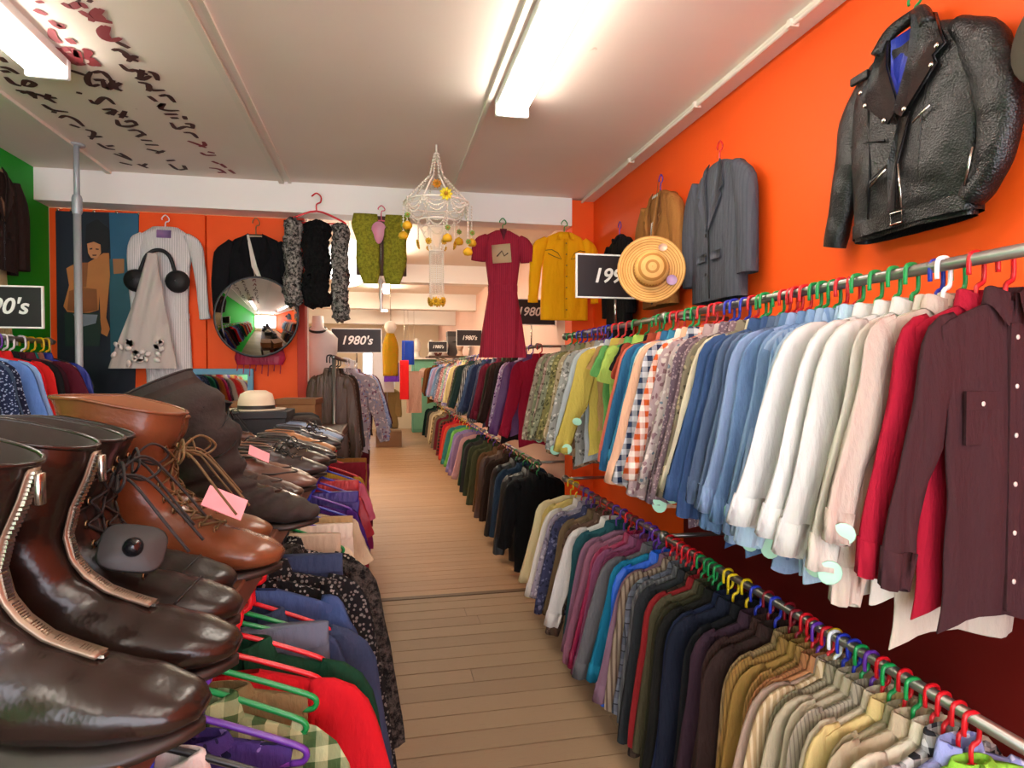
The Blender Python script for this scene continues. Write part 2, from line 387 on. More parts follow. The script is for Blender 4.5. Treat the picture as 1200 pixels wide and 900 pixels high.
# ================================================================ garments
def body(seed, sh=.205, L=.70, waist=.92, hem=1.0, T=.022, A=.008, n=32, m=18, slope=.32, neck=.06, top=.012):
    r = random.Random(seed); ph = [r.uniform(0, 6.3) for _ in range(8)]; k1, k2 = r.uniform(26, 40), r.uniform(50, 75)
    g = MB(); rings = []
    for j in range(m+1):
        v = (j/m)**1.25
        wv = sh*(1+(waist-1)*math.sin(min(1, v/.55)*PI/2) if v < .55 else sh*0+(waist+(hem-waist)*((v-.55)/.45)))
        wv = sh*((1+(waist-1)*math.sin(min(1, v/.55)*PI/2)) if v < .55 else (waist+(hem-waist)*((v-.55)/.45)))
        t = top+(T-top)*min(1, v/.12)**.7
        ring = []
        for i in range(n):
            a = 2*PI*i/n; c, s_ = math.cos(a), math.sin(a)
            x = wv*math.copysign(abs(c)**.8, c); y = t*s_
            q = A*min(1, v/.2)
            y += q*(math.sin(x*k1+ph[0]+v*1.5)+.6*math.sin(x*k2+ph[1]-v*2.5))*(.5+.7*v)+.012*v*math.sin(ph[2]+v*4)
            x += .010*math.sin(v*7+ph[3])*v+.004*math.sin(v*19+ph[4])
            zt = -slope*max(0, abs(x)-neck*.7)*(1 if abs(x) < sh*.9 else 1.08)
            z = zt*(1-v)-L*v+(.012*math.sin(x*18+ph[5])+.01*math.sin(a*2+ph[6]))*v
            ring.append((x, y, z))
        rings.append(ring)
    g.quadgrid(rings); o = 0
    for i in range(n//2): # close the shoulders except the neck
        a, b = i, i+1; c, d = (n-i) % n, (n-i-1) % n
        if abs(rings[0][i][0]) > neck or abs(rings[0][b][0]) > neck:
            g.f.append((a, c, d, b) if c != a else (a, d, b))
    return g
def sleeve(seed, side, sh=.205, Ls=.64, ang=14, m0=.070, m1=.044, th=.013, slope=.32, n=14, m=16, neck=.06, fwd=0):
    r = random.Random(seed*7+side); ph = [r.uniform(0, 6.3) for _ in range(5)]
    a1 = math.radians(ang); p = Vector((sh-.05, 0, -slope*(sh-.05-neck*.7)+.0)); rings = []; ds = Ls/m
    rings.append([Vector(q) for q in ell(p+Vector((-.01, 0, -.055)), (.01, 0, .055), (0, .014, 0), n)])
    for j in range(m+1):
        s = j/m; a = math.radians(62)*(1-min(1, s/.22))**1.3+a1*(1+.25*math.sin(s*3+ph[0]))
        d = Vector((math.sin(a), 0, -math.cos(a))); u = Vector((math.cos(a), 0, math.sin(a)))
        mm = (m0+(m1-m0)*s)*(1+.07*math.sin(s*17+ph[1])+.04*math.sin(s*31+ph[2]))
        if s < .15: mm *= .72+.28*s/.15
        off = Vector((.0, fwd*s+.010*math.sin(s*8+ph[3]), 0))
        tt = th*(1+.2*math.sin(s*13+ph[4]))
        ring = ell(p+off-u*mm*.75, u*mm, (0, tt, 0), n, 1.75)
        ring = [q+Vector((0, .0055*math.sin((k % (n//2+1))*1.6+s*5+ph[0])*(.4+s), .005*s*math.sin(k*.9))) for k, q in enumerate(ring)]
        rings.append(ring); p = p+d*ds
    if side < 0: rings = [[Vector((-q.x, q.y, q.z)) for q in ring][::-1] for ring in rings]
    g = MB().quadgrid(rings); g.end = rings[-3:]
    return g
def cuff(sl):
    a, b, c = sl.end; g = MB()
    def grow(ring, k):
        m = sum(ring, Vector())/len(ring); return [m+(q-m)*k+Vector((0, (q-m).y*.25, 0)) for q in ring]
    g.quadgrid([grow(a, 1.0), grow(a, 1.06), grow(c, 1.05), grow(c, .96)]); return g
def collar(neck=.06, hgt=.032, pts=.055, th=.022):
    """a folded shirt collar, stand and fall"""
    n = 22; rings = []
    for k in range(n+1):
        a = -PI/2+.22+(2*PI-.44)*k/n
        x, y = math.cos(a), math.sin(a); fr = max(0, -y)**3
        inn = Vector((x*neck*.82, y*th*.8, -.012-fr*.03)); top = Vector((x*neck*.9, y*th*1.0, hgt*(1-.5*fr)))
        rol = Vector((x*neck*1.05, y*th*1.35, hgt*.9*(1-.5*fr))); out = Vector((x*neck*1.25+(.012*fr if x > 0 else -.012*fr), y*th*1.7-.004, -.008-fr*pts))
        rings.append([inn, top, rol, out])
    return MB().quadgrid(rings, False)
def disc(r, th, n=14): return MB().lathe([(r*.9, -th/2), (r, -th/4), (r, th/4), (r*.9, th/2)], n, axis='y', caps=(True, True))

HM = {}
def hanger_mesh():
    g = MB(); r = .0045
    # hook: a squared loop over the rail, rail centre at (0,0,.105)
    g.tube(bez([(0, 0, .0), (0, 0, .045), (.024, 0, .060), (.026, 0, .10), (.020, 0, .124), (0, 0, .130), (-.022, 0, .124), (-.027, 0, .10), (-.026, 0, .075)], 3), .0064, 6)
    arm = bez([(0, 0, .004), (.05, 0, -.014), (.155, 0, -.056), (.176, 0, -.072), (.17, 0, -.086), (.15, 0, -.088)], 3)
    g.tube(arm, .0055, 6); g.tube([(-p.x, p.y, p.z) for p in arm], .0055, 6)
    g.tube([(-.155, 0, -.088), (0, 0, -.090), (.155, 0, -.088)], .0045, 6)
    return g.mesh('clothes_hanger')
HANG = hanger_mesh()
HCOL = {'red': '#c81420', 'green': '#0f8a44', 'blue': '#2130a8', 'purple': '#5b2a92', 'yellow': '#e6c516', 'white': '#e8e8ea', 'black': '#161618', 'orange': '#e0561a', 'dark red': '#7c1420', 'pink': '#e0607a'}
hmat = {k: plain(v, .32, vary=.04) for k, v in HCOL.items()}

NBK = plain('#1c1a20', .3)
LIB = {}
def build_kind(kind, seed):
    key = (kind, seed)
    if key in LIB: return LIB[key]
    P = []   # (name, mesh, own material or None)
    def add(name, g, m=None): P.append((name, g.mesh(name), m))
    if kind in ('shirt', 'short', 'blouse'):
        L = {'shirt': .70, 'short': .66, 'blouse': .62}[kind]
        add('torso', body(seed, L=L, A=.007))
        for sd in (1, -1):
            if kind == 'short': s = sleeve(seed, sd, Ls=.20, ang=20, m0=.088, m1=.088)
            else: s = sleeve(seed, sd, ang=(12+seed % 3*3) if sd < 0 else 3, fwd=random.Random(seed).uniform(-.02, .01))
            add('sleeve', s)
            if kind != 'short': add('cuff', cuff(s))
        add('collar', collar())
    elif kind in ('jacket', 'coat'):
        L = .74 if kind == 'jacket' else .92
        add('torso', body(seed, sh=.215, L=L, T=.034, A=.007, slope=.26))
        for sd in (1, -1): add('sleeve', sleeve(seed, sd, sh=.22, Ls=.66, ang=8 if sd < 0 else 3, m0=.074, m1=.055, th=.022, slope=.26))
        add('collar', collar(.065, .03, .10, .026))
    elif kind == 'jumper':
        add('torso', body(seed, L=.62, T=.034, A=.010, neck=.08))
        for sd in (1, -1):
            s = sleeve(seed, sd, ang=14 if sd < 0 else 4, m0=.072, m1=.045, th=.022); add('sleeve', s); add('cuff', cuff(s))
    elif kind == 'vesttop':
        add('torso', body(seed, sh=.16, L=.60, T=.018, A=.009, slope=.2)); add('collar', collar(.055, .01, .01))
    elif kind == 'trousers':   # folded over the bar
        for x in (-.08, .085):
            rings = []; r = random.Random(seed+int(x*100))
            for j in range(13):
                v = j/12; hw = .085*(1-.25*v); rings.append(ell((x+.01*math.sin(v*5+seed), .006*math.sin(v*9+seed), -.02-.95*v), (hw, 0, 0), (0, .022+.004*math.sin(v*11), 0), 18, 2.4))
            add('trouser_leg', MB().quadgrid(rings, True, (True, False)))
        add('waistband', MB().quadgrid([ell((0, 0, z), (.175, 0, 0), (0, .03, 0), 22, 2.6) for z in (.015, -.06)], True, (True, False)))
    elif kind == 'skirt':
        add('skirt_cloth', body(seed, sh=.20, L=.95, waist=1.0, hem=1.15, T=.03, A=.016, slope=.12, neck=.02))
        add('waistband', MB().quadgrid([ell((0, 0, z), (.20, 0, 0), (0, .026, 0), 22, 2.6) for z in (.02, -.03)], True, (True, False)))
    elif kind == 'dress':
        add('torso', body(seed, sh=.19, L=1.1, waist=.85, hem=1.25, T=.028, A=.012))
        for sd in (1, -1): add('sleeve', sleeve(seed, sd, Ls=.22, ang=20, m0=.075, m1=.07))
    LIB[key] = P; return P
NICE = {'shirt': 'shirt', 'short': 'short_sleeved_shirt', 'blouse': 'blouse', 'jacket': 'jacket', 'coat': 'coat', 'jumper': 'jumper', 'vesttop': 'sleeveless_top', 'trousers': 'trousers', 'skirt': 'skirt', 'dress': 'dress'}
CATS = {'shirt': 'shirt', 'short': 'shirt', 'blouse': 'blouse', 'jacket': 'jacket', 'coat': 'coat', 'jumper': 'jumper', 'vesttop': 'top', 'trousers': 'trousers', 'skirt': 'skirt', 'dress': 'dress'}
ORD = ['first', 'second', 'third', 'fourth', 'fifth', 'sixth', 'seventh', 'eighth', 'ninth', 'tenth']
tagm = plain('#a9dcc2', .5, vary=.03)
def garment(kind, seed, spec, loc, rz, label, group, scale=(1, 1, 1), tagpos=None):
    mat = cloth(spec)
    t = thing(NICE[kind], label, CATS[kind], loc, rz, group); t.scale = scale
    for nm, me, own in build_kind(kind, seed):
        ob(nm, me, own or mat, t)
    if 'nearest the viewer' in label and 'maroon' in label:
        for x, z, w_, h_ in ((0, -.36, .036, .62),): ob('placket', MB().box(-w_/2, w_/2, -.036, -.022, z-h_/2, z+h_/2, .002), mat, t, flat=True)
        bm_ = plain('#cfc6c0', .3)
        for i in range(6): ob('button', MB().lathe([(.0055, .001), (.0055, -.002), (.002, -.003)], 10, (.002, -.0365, -.08-.105*i), 'y', (True, True)), bm_, t)
        for sx_ in (-.10, .10):
            p_ = ob('pocket', MB().box(sx_-.05, sx_+.05, -.027, -.018, -.31, -.20, .001), mat, t, flat=True)
            ob('flap', MB().box(sx_-.053, sx_+.053, -.030, -.020, -.235, -.195, .001), mat, p_, flat=True); ob('button', MB().lathe([(.0055, .001), (.0055, -.002), (.002, -.003)], 10, (sx_, -.0305, -.222), 'y', (True, True)), bm_, p_)
    if 'dark snap cuffs' in label:
        for q in ((-.345, -.03, -.56), (-.345, -.03, -.60), (-.325, -.034, -.56)): ob('snap', MB().lathe([(.005, .001), (.005, -.003), (.002, -.004)], 8, q, 'y', (True, True)), NBK, t)
    if 'blue flower' in label: lab2 = ob('printed_flower', MB().lathe([(.045, -.028), (.045, -.030)], 10, (-.14, 0, -.58), 'y', (True, True)), plain('#3f8fb8', .8), t)
    if tagpos:
        o = ob('price_tag', TAGM, tagm, t, loc=tagpos); o['label'] = 'pale mint round price tag'; o.rotation_euler = (.2, 0, random.uniform(-.9, -.3))
    return t
TAGM = disc(.030, .003).mesh('price_tag')

def rail(name, label, X, y0, y1, z, posts, wall=None, r=.016):
    t = thing(name, label, 'clothes rail', (X, y0, z))
    steel = plain('#8f8b86', .32, .85, vary=.06)
    ob('pole', MB().tube([(0, 0, 0), (0, (y1-y0)/2, 0), (0, y1-y0, 0)], r, 12), steel, t)
    for py in posts:
        g = MB()
        if wall is not None:
            g.tube([(0, py-y0, 0), (wall-X-.002, py-y0, 0)], .012, 8); g.lathe([(.026, -.02), (.03, 0), (.026, .02)], 12, (0, py-y0, 0), 'y', (True, True))
            ob('wall_bracket', g, steel, t)
        else:
            g.tube([(0, py-y0, 0), (0, py-y0, -z)], .014, 8); ob('upright', g, steel, t)
    return t
def fill(entries, X, zr, phrase, group, xtip, ylast, rng, hcols, rz=0, hangers=True, tag_p=0, half=.205, sc=(.92, 1.06), jit=.0, z_drop=.105, flip=1):
    """entries: (screen x of the shoulder tip or None, words, kind, cloth, extra)"""
    R = random.Random(rng); ys = []
    for e in entries:
        if e[0] is None: ys.append(None)
        elif e[0] < 0: ys.append(-e[0])          # a plain distance
        else: r_ = ray(e[0], 430); ys.append(xtip*r_.y/r_.x)
    if ys[-1] is None: ys[-1] = ylast
    i = 0
    while i < len(ys):
        if ys[i] is None:
            j = i
            while ys[j] is None: j += 1
            for k in range(i, j): ys[k] = ys[i-1]+(ys[j]-ys[i-1])*(k-i+1)/(j-i+1)
            i = j
        i += 1
    cnt = {}
    for e in entries: cnt[e[1]] = cnt.get(e[1], 0)+1
    seen = {}; hc = None
    for (e, y) in zip(entries, ys):
        d, kind, spec = e[1:4]; ex = e[4] if len(e) > 4 else {}
        if cnt[d] > 1:
            k = seen.get(d, 0); seen[d] = k+1; d2 = (ORD[k] if k else 'nearest')+' '+d
        else: d2 = d
        s = ex.get('s', R.uniform(*sc)); wd = ex.get('w', R.uniform(.94, 1.04))
        rzz = rz+R.uniform(-.10, .10)*ex.get('t', 1)
        tp = None
        if R.random() < tag_p or ex.get('tag'): tp = (-.325+R.uniform(-.02, .02), -.03, -.60+R.uniform(-.03, .02))
        x = X+R.uniform(-.012, .012)+ex.get('dx', 0)
        garment(kind, ex.get('seed', R.randrange(5 if kind in ('shirt', 'jacket') else 3)), spec, (x, y, zr-z_drop+ex.get('dz', 0)), rzz, f'{d2} {phrase}', group, (wd*flip, ex.get('th', .8), s), tp)
        if hangers and kind:
            hc = R.choice(hcols) if (hc is None or R.random() < .65) else hc
            c = ex.get('h', hc)
            h = ob('clothes_hanger', HANG, hmat[c], None, loc=(x, y, zr-.113), rz=rzz); h.scale = (.84 if z_drop < .12 else 1.0, 1, 1)
            words = f'{c} hanger holding the {d2} {phrase}'.split()
            if len(words) > 16: words = [q for q in words if q not in ('the', 'a')][:16]
            tag(h, ' '.join(words), 'hanger', 'plastic hangers '+phrase)
    return ys
RX = 1.40; ZU, ZL = H+.27, H-.84
rail('clothes_rail', 'upper steel rail along the orange wall holding the shirts', RX, .95, 4.75, ZU, (1.0, 2.95, 4.7), XR)
rail('clothes_rail', 'lower steel rail along the orange wall holding jackets and beige shirts', RX, .95, 4.75, ZL, (1.0, 2.95, 4.7), XR)
up = [
 (-1.21, 'maroon-brown shirt with chest pockets nearest the viewer', 'shirt', 'plain:#3a2024', {'s': 1.08, 'w': .86, 't': 0, 'h': 'red', 'dx': .03, 'seed': 0}),
 (-1.262, 'crimson red shirt behind the maroon-brown one', 'shirt', 'plain:#960f28', {'h': 'red', 's': 1.06, 'w': .84, 'dx': .0, 'seed': 0, 't': 0}),
 (1024, 'greige shirt with turned-up cuffs', 'shirt', 'plain:#b3a397', {'h': 'white', 'seed': 1, 's': .93}),
 (None, 'cream cotton shirt with long collar', 'shirt', 'plain:#bfb3a4', {'h': 'green', 's': 1.22, 'dx': .06, 'seed': 0}),
 (1010, 'ivory shirt with loose sleeves', 'shirt', 'plain:#c6beb2', {'h': 'blue', 'seed': 1}),
 (990, 'white western shirt with dark snap cuffs', 'shirt', 'plain:#cbc7c2', {'s': 1.08, 'tag': 1, 'seed': 2}),
 (972, 'white shirt with narrow collar', 'shirt', 'plain:#d0cdca', {'s': 1.02, 'seed': 2}),
 (952, 'white long-sleeved shirt with mint tag on its cuff', 'shirt', 'plain:#cfcdcb', {'s': 1.0, 'tag': 1, 'seed': 2, 'w': 1.1}),
 (934, 'very pale blue denim shirt', 'shirt', 'denim:#8fa5bd'), (925, 'faded sky blue denim shirt', 'shirt', 'denim:#7c8fa6'),
 (914, 'pale blue striped shirt', 'shirt', 'stripe:#8ba4c4,#6d8bb3'), (905, 'light blue chambray shirt', 'shirt', 'plain:#8fa5c4'),
 (897, 'soft mid blue denim shirt', 'shirt', 'denim:#5d7492'), (889, 'blue denim shirt with white wear', 'shirt', 'denim:#4f678a'),
 (879, 'cornflower blue shirt', 'shirt', 'plain:#8498bd'), (870, 'stonewashed blue denim shirt', 'shirt', 'denim:#46607f'),
 (862, 'grey-blue denim shirt', 'shirt', 'denim:#46556e'), (855, 'slate blue shirt', 'shirt', 'plain:#50607c'),
 (847, 'dark indigo denim shirt', 'shirt', 'denim:#22395f'), (839, 'deep indigo denim shirt with long sleeves', 'shirt', 'denim:#223a5e'),
 (830, 'cream shirt peeping out beside dark denim', 'shirt', 'plain:#c9bda2'), (824, 'olive and brown small-print shirt', 'shirt', 'floral:#7d7260,#4c4436,#a39475'),
 (815, 'mauve grey small-print shirt', 'shirt', 'dots:#7a646a,#a68f90'), (807, 'dusty plum print shirt', 'shirt', 'dots:#66525c,#9a8488'),
 (799, 'pale floral shirt in pink and grey', 'shirt', 'floral:#b9a8a4,#8a6c72,#d8cdc6,#6c7a86'), (790, 'rose and grey print blouse', 'blouse', 'floral:#a88f90,#7c5a60,#cbbcb4'),
 (783, 'rust and white gingham shirt', 'shirt', 'check:#c2501e,#e8d8cc', {'s': 1.05}), (773, 'navy and white gingham shirt', 'shirt', 'check:#2b3653,#cfd0d6'),
 (766, 'peach cotton shirt', 'shirt', 'plain:#d8a98a'), (760, 'off-white shirt with soft collar', 'shirt', 'plain:#ddd6cb', {'s': 1.04}),
 (749, 'turquoise blue shirt', 'shirt', 'plain:#33789a'), (744, 'petrol blue shirt', 'shirt', 'plain:#2c5f86'),
 (738, 'coral pink shirt', 'shirt', 'plain:#d06a56', {'s': 1.0}), (730, 'brick red shirt', 'short', 'plain:#8e3b26'),
 (722, 'black short-sleeved shirt', 'short', 'plain:#121214', {'s': .8}), (711, 'lime green shirt with blue flower at hem', 'short', 'plain:#a0b856', {'s': 1.08, 'flower': 1}),
 (703, 'bright green short-sleeved shirt', 'short', 'plain:#5b9650', {'s': .95}), (697, 'tan short-sleeved shirt', 'short', 'plain:#a37d50', {'s': .75}),
 (690, 'mustard yellow shirt', 'blouse', 'plain:#b5a04a'), (684, 'pale grey shirt', 'shirt', 'plain:#a9afb1'), (677, 'white sleeveless blouse', 'vesttop', 'plain:#dedcd8'),
 (672, 'grey and white print shirt', 'shirt', 'floral:#9b9a94,#cfccc6,#6a6862'), (667, 'brown marbled shirt', 'shirt', 'camo:#7b5a42,#a98b6c,#4c382c'),
 (661, 'beige leaf-print shirt', 'shirt', 'floral:#b09a7a,#75613f,#d0c2a0'), (656, 'olive paisley shirt', 'shirt', 'floral:#7c7548,#4f4a2c,#b0a26a'),
 (651, 'grey-green paisley blouse', 'blouse', 'floral:#85866c,#53523f,#b5b090'), (646, 'pink and brown paisley blouse', 'blouse', 'floral:#a2877a,#6a4438,#cdb3a4'),
 (641, 'sage floral blouse', 'blouse', 'floral:#84876a,#a9a87e,#5d5244'), (636, 'taupe floral blouse, last on the rail', 'blouse', 'floral:#9b8a78,#6c5a4c,#c2b49c')]
hc = ['red', 'green', 'blue', 'purple', 'yellow', 'red', 'green', 'blue', 'dark red', 'green', 'green']
fill(up, RX, ZU, 'on the near upper rail', 'shirts on the near upper rail by the orange wall', 1.19, 4.6, 3, hc, tag_p=.4, sc=(1.0, 1.13))
lo = [
 (-1.24, 'lime green top with red hangers around it', 'vesttop', 'plain:#8cc63f', {'h': 'red'}), (-1.285, 'lavender blue blouse', 'blouse', 'floral:#8f97c8,#6d74b0,#c6c8e0', {'h': 'red'}),
 (-1.33, 'black and white checked shirt', 'shirt', 'check:#26262a,#c8c8c6', {'h': 'red'}), (-1.37, 'ivory shirt by the checked one', 'shirt', 'plain:#c9bfa8', {'h': 'red'}), (-1.41, 'sand-coloured shirt', 'shirt', 'plain:#a8977c', {'h': 'green'}),
 (-1.455, 'pale khaki shirt', 'shirt', 'plain:#8f8468', {'h': 'red'}), (-1.49, 'yellow-trimmed cream shirt', 'shirt', 'plain:#c2ab72', {'h': 'green'}), (-1.53, 'cream cotton shirt', 'shirt', 'plain:#b7aa92', {'h': 'red'}), (-1.57, 'grey-beige corduroy shirt', 'shirt', 'cord:#9a8e7c'),
 (-1.61, 'light taupe shirt', 'shirt', 'plain:#a5987f', {'h': 'green'}), (-1.65, 'oatmeal shirt', 'shirt', 'plain:#a89b82'), (-1.69, 'stone-coloured corduroy shirt', 'shirt', 'cord:#8b8068'), (-1.73, 'dusky pink-beige shirt', 'shirt', 'plain:#a08878'),
 (912, 'beige striped shirt', 'shirt', 'stripe:#a88d68,#c2ad8c', {'h': 'white'}), (905, 'pale rust shirt', 'shirt', 'plain:#a06c46'), (897, 'copper brown corduroy shirt', 'shirt', 'cord:#925f3a'), (889, 'caramel corduroy shirt', 'shirt', 'cord:#96713e'),
 (881, 'ochre brown shirt', 'shirt', 'plain:#8a6a34'), (873, 'mustard brown corduroy jacket', 'jacket', 'cord:#856432'), (861, 'camel tan corduroy jacket', 'jacket', 'cord:#8e7550'),
 (850, 'dark chocolate brown jacket', 'jacket', 'plain:#2c1c18'), (840, 'chocolate corduroy jacket', 'jacket', 'cord:#38241f'), (830, 'aubergine brown jacket', 'jacket', 'plain:#33202a'),
 (818, 'black wool jacket', 'jacket', 'plain:#141416'), (808, 'midnight navy jacket', 'jacket', 'plain:#161a28'), (799, 'navy blue jacket', 'jacket', 'plain:#182038', {'s': 1.08}),
 (792, 'black cotton jacket with tan trim', 'coat', 'plain:#15130f'), (786, 'dark olive coat', 'coat', 'plain:#2c2a1a'), (780, 'khaki-edged dark jacket', 'jacket', 'plain:#4a4430'), (774, 'dark red jacket', 'jacket', 'plain:#7c1a1c'),
 (768, 'dark brown checked jacket', 'jacket', 'plaid:#2c221c,#4a3a2e,#161210'), (762, 'charcoal grey jacket', 'coat', 'plain:#26282a'), (756, 'grey herringbone jacket', 'jacket', 'stripe:#4c4c4e,#646464'), (750, 'slate grey plaid jacket', 'jacket', 'plaid:#50545e,#6b6e78,#34363c'),
 (744, 'beige and brown striped jacket', 'jacket', 'stripe:#8f7f6c,#5c4a3e'), (738, 'dusty mauve shirt', 'shirt', 'plain:#765a68'), (733, 'royal blue jacket', 'jacket', 'satin:#1256c0', {'s': 1.12}), (727, 'teal-hemmed blue jumper', 'jumper', 'plain:#16708e', {'s': 1.05}),
 (721, 'grey flannel shirt', 'shirt', 'plain:#5c5a5c'), (715, 'plum shirt', 'shirt', 'plain:#6b2b49'), (709, 'mauve pink shirt', 'shirt', 'plain:#7c4460'), (703, 'raspberry shirt', 'shirt', 'satin:#8c1440', {'s': 1.12}),
 (697, 'old rose cardigan', 'jumper', 'plain:#835264'), (691, 'dusky lilac jumper', 'jumper', 'plain:#80596e'), (684, 'dark teal jacket', 'jacket', 'plain:#1f4a50', {'s': 1.1}), (678, 'white cotton shirt', 'shirt', 'plain:#cfcac4'),
 (671, 'brown patterned shirt', 'shirt', 'floral:#5b4438,#857060,#3c2a22'), (665, 'olive brown shirt', 'shirt', 'plain:#6a563e'), (660, 'navy print blouse', 'blouse', 'floral:#3a3c58,#6d6c88,#22243a'),
 (653, 'grey-lilac patterned blouse', 'blouse', 'floral:#9a8f9c,#6e6474,#c6bcc6'), (648, 'soft white blouse', 'blouse', 'plain:#d9d2c8', {'s': 1.1}), (642, 'pale yellow cardigan', 'jumper', 'plain:#cdb76e'), (637, 'buttermilk cream cardigan, last on the rail', 'jumper', 'plain:#d6c89e', {'s': 1.05})]
fill(lo, RX, ZL, 'on the near lower rail', 'clothes on the near lower rail by the orange wall', 1.19, 4.6, 4, ['red', 'green', 'blue', 'red', 'dark red', 'purple', 'yellow', 'green', 'red'], sc=(1.04, 1.2))
# ---- right side beyond the beam
rail('clothes_rail', 'upper rail beyond the white beam on the right', RX, 5.5, 17.3, ZU-.04, (5.6, 8.7, 12, 15, 17.2), XR)
rail('clothes_rail', 'lower rail beyond the white beam on the right', RX, 5.5, 17.3, ZL, (5.6, 8.7, 12, 15, 17.2), XR)
fu = [('crimson shirt', 'shirt', 'plain:#8e1430'), ('violet satin blouse', 'blouse', 'satin:#5a2c6c'), ('white and purple blouse', 'blouse', 'floral:#b9a4c6,#5c2a72,#e0dce6'), ('charcoal brown jacket', 'jacket', 'plain:#231a19'), ('dark brown shirt', 'shirt', 'plain:#33221f'), ('olive black shirt', 'shirt', 'plain:#26251d'),
 ('wine red shirt', 'shirt', 'plain:#5e1428'), ('navy satin shirt', 'shirt', 'satin:#16203f'), ('navy cotton shirt', 'shirt', 'plain:#1a2340'), ('steel blue shirt', 'shirt', 'plain:#35496a'), ('black shirt with white stripe', 'shirt', 'stripe:#15151a,#b0b0b2'), ('grey shirt', 'shirt', 'plain:#6b6c6c'),
 ('dark teal shirt', 'shirt', 'plain:#1d3436'), ('bottle green shirt', 'shirt', 'plain:#22352a'), ('dusky brown print shirt', 'shirt', 'floral:#5e4a44,#8b7468,#2f2624'), ('yellow-cream silk blouse', 'blouse', 'satin:#d2c48a'), ('lavender floral blouse', 'blouse', 'floral:#9a96c6,#6c62a2,#dcd8ea'), ('pink floral blouse', 'blouse', 'floral:#c79aa2,#8f4a5a,#ead6d6'),
 ('mint floral blouse', 'blouse', 'floral:#94b0a4,#c6a8a8,#55776c'), ('rose print blouse', 'blouse', 'floral:#b67f84,#ddc2be,#7c4048'), ('grey-blue print blouse', 'blouse', 'floral:#7a88a6,#a8b2c6,#4a5674'), ('sky blue blouse', 'blouse', 'plain:#7b9cc4'), ('pale peach print blouse', 'blouse', 'floral:#d0ab92,#a26f58,#eadbc8'),
 ('soft lilac blouse', 'blouse', 'plain:#a497be'), ('washed blue denim shirt', 'shirt', 'denim:#4c678e'), ('faded denim shirt', 'shirt', 'denim:#6f86a6'), ('dark denim shirt', 'shirt', 'denim:#2a3c5c'), ('rust brown jacket', 'jacket', 'plain:#6b3a1c'), ('tan suede jacket', 'jacket', 'plain:#8a5c30'), ('ginger brown coat, last on the rail', 'coat', 'plain:#7a4a26')]
ent = [(-(5.55+.28*i+.004*i*i) if i in (0, len(fu)-1) else -(5.55+.28*i+.004*i*i), d, k, c) for i, (d, k, c) in enumerate(fu)]
fill(ent, RX, ZU-.04, 'on the upper rail beyond the beam', 'clothes on the far upper rail', 1.19, 14.8, 5, hc, sc=(1.05, 1.2))
fl = [('glossy black coat', 'coat', 'plain:#0e0f11', {'s': 1.0, 'th': 2.2}), ('black padded jacket', 'jacket', 'satin:#101216', {'th': 2.4, 's': 1.2}), ('blue-grey jacket', 'jacket', 'plain:#2a3c50'), ('black anorak', 'jacket', 'satin:#14161a', {'th': 2, 's': 1.2}), ('dark brown coat', 'coat', 'plain:#2a1c14'), ('brown leather jacket', 'jacket', 'satin:#4a2e1c'), ('bronze brown jacket', 'jacket', 'plain:#5b4028'),
 ('olive green jacket', 'jacket', 'plain:#3c3e26'), ('army green coat', 'coat', 'plain:#343a26'), ('charcoal jacket', 'jacket', 'plain:#2a2a2c'), ('dark green jacket', 'jacket', 'plain:#1c3628'), ('pink knitted cardigan', 'jumper', 'plain:#b78a8e'), ('mauve cardigan', 'jumper', 'plain:#8c7296'), ('lavender jumper', 'jumper', 'plain:#7f74a8'),
 ('apple green jumper', 'jumper', 'plain:#5e9b46'), ('teal jumper', 'jumper', 'plain:#2c6a6a'), ('orange-red jumper', 'jumper', 'plain:#b8402a'), ('scarlet jacket', 'jacket', 'plain:#a01822'), ('black and red jacket', 'jacket', 'plaid:#20181a,#801a20,#101012'), ('moss brown jacket', 'jacket', 'plain:#4c4630'), ('burgundy jacket', 'jacket', 'plain:#5c1424'),
 ('taupe jacket', 'jacket', 'plain:#6c5f50'), ('tan patterned jacket', 'jacket', 'camo:#8a7450,#5c4a30,#a8946c'), ('cream jacket', 'jacket', 'plain:#c6b896'), ('beige raincoat', 'coat', 'plain:#a6957a'), ('dark striped jacket', 'jacket', 'stripe:#24211f,#6b645c'), ('dark emerald jacket', 'jacket', 'plain:#143c34'), ('blackish teal coat, last on the rail', 'coat', 'plain:#182c30')]
ent = [(-(5.5+.30*i+.004*i*i), d, k, c)+tuple(x) for i, (d, k, c, *x) in enumerate(fl)]
fill(ent, RX-.02, ZL, 'on the lower rail beyond the beam', 'clothes on the far lower rail', 1.19, 14.8, 6, hc, sc=(1.05, 1.15))
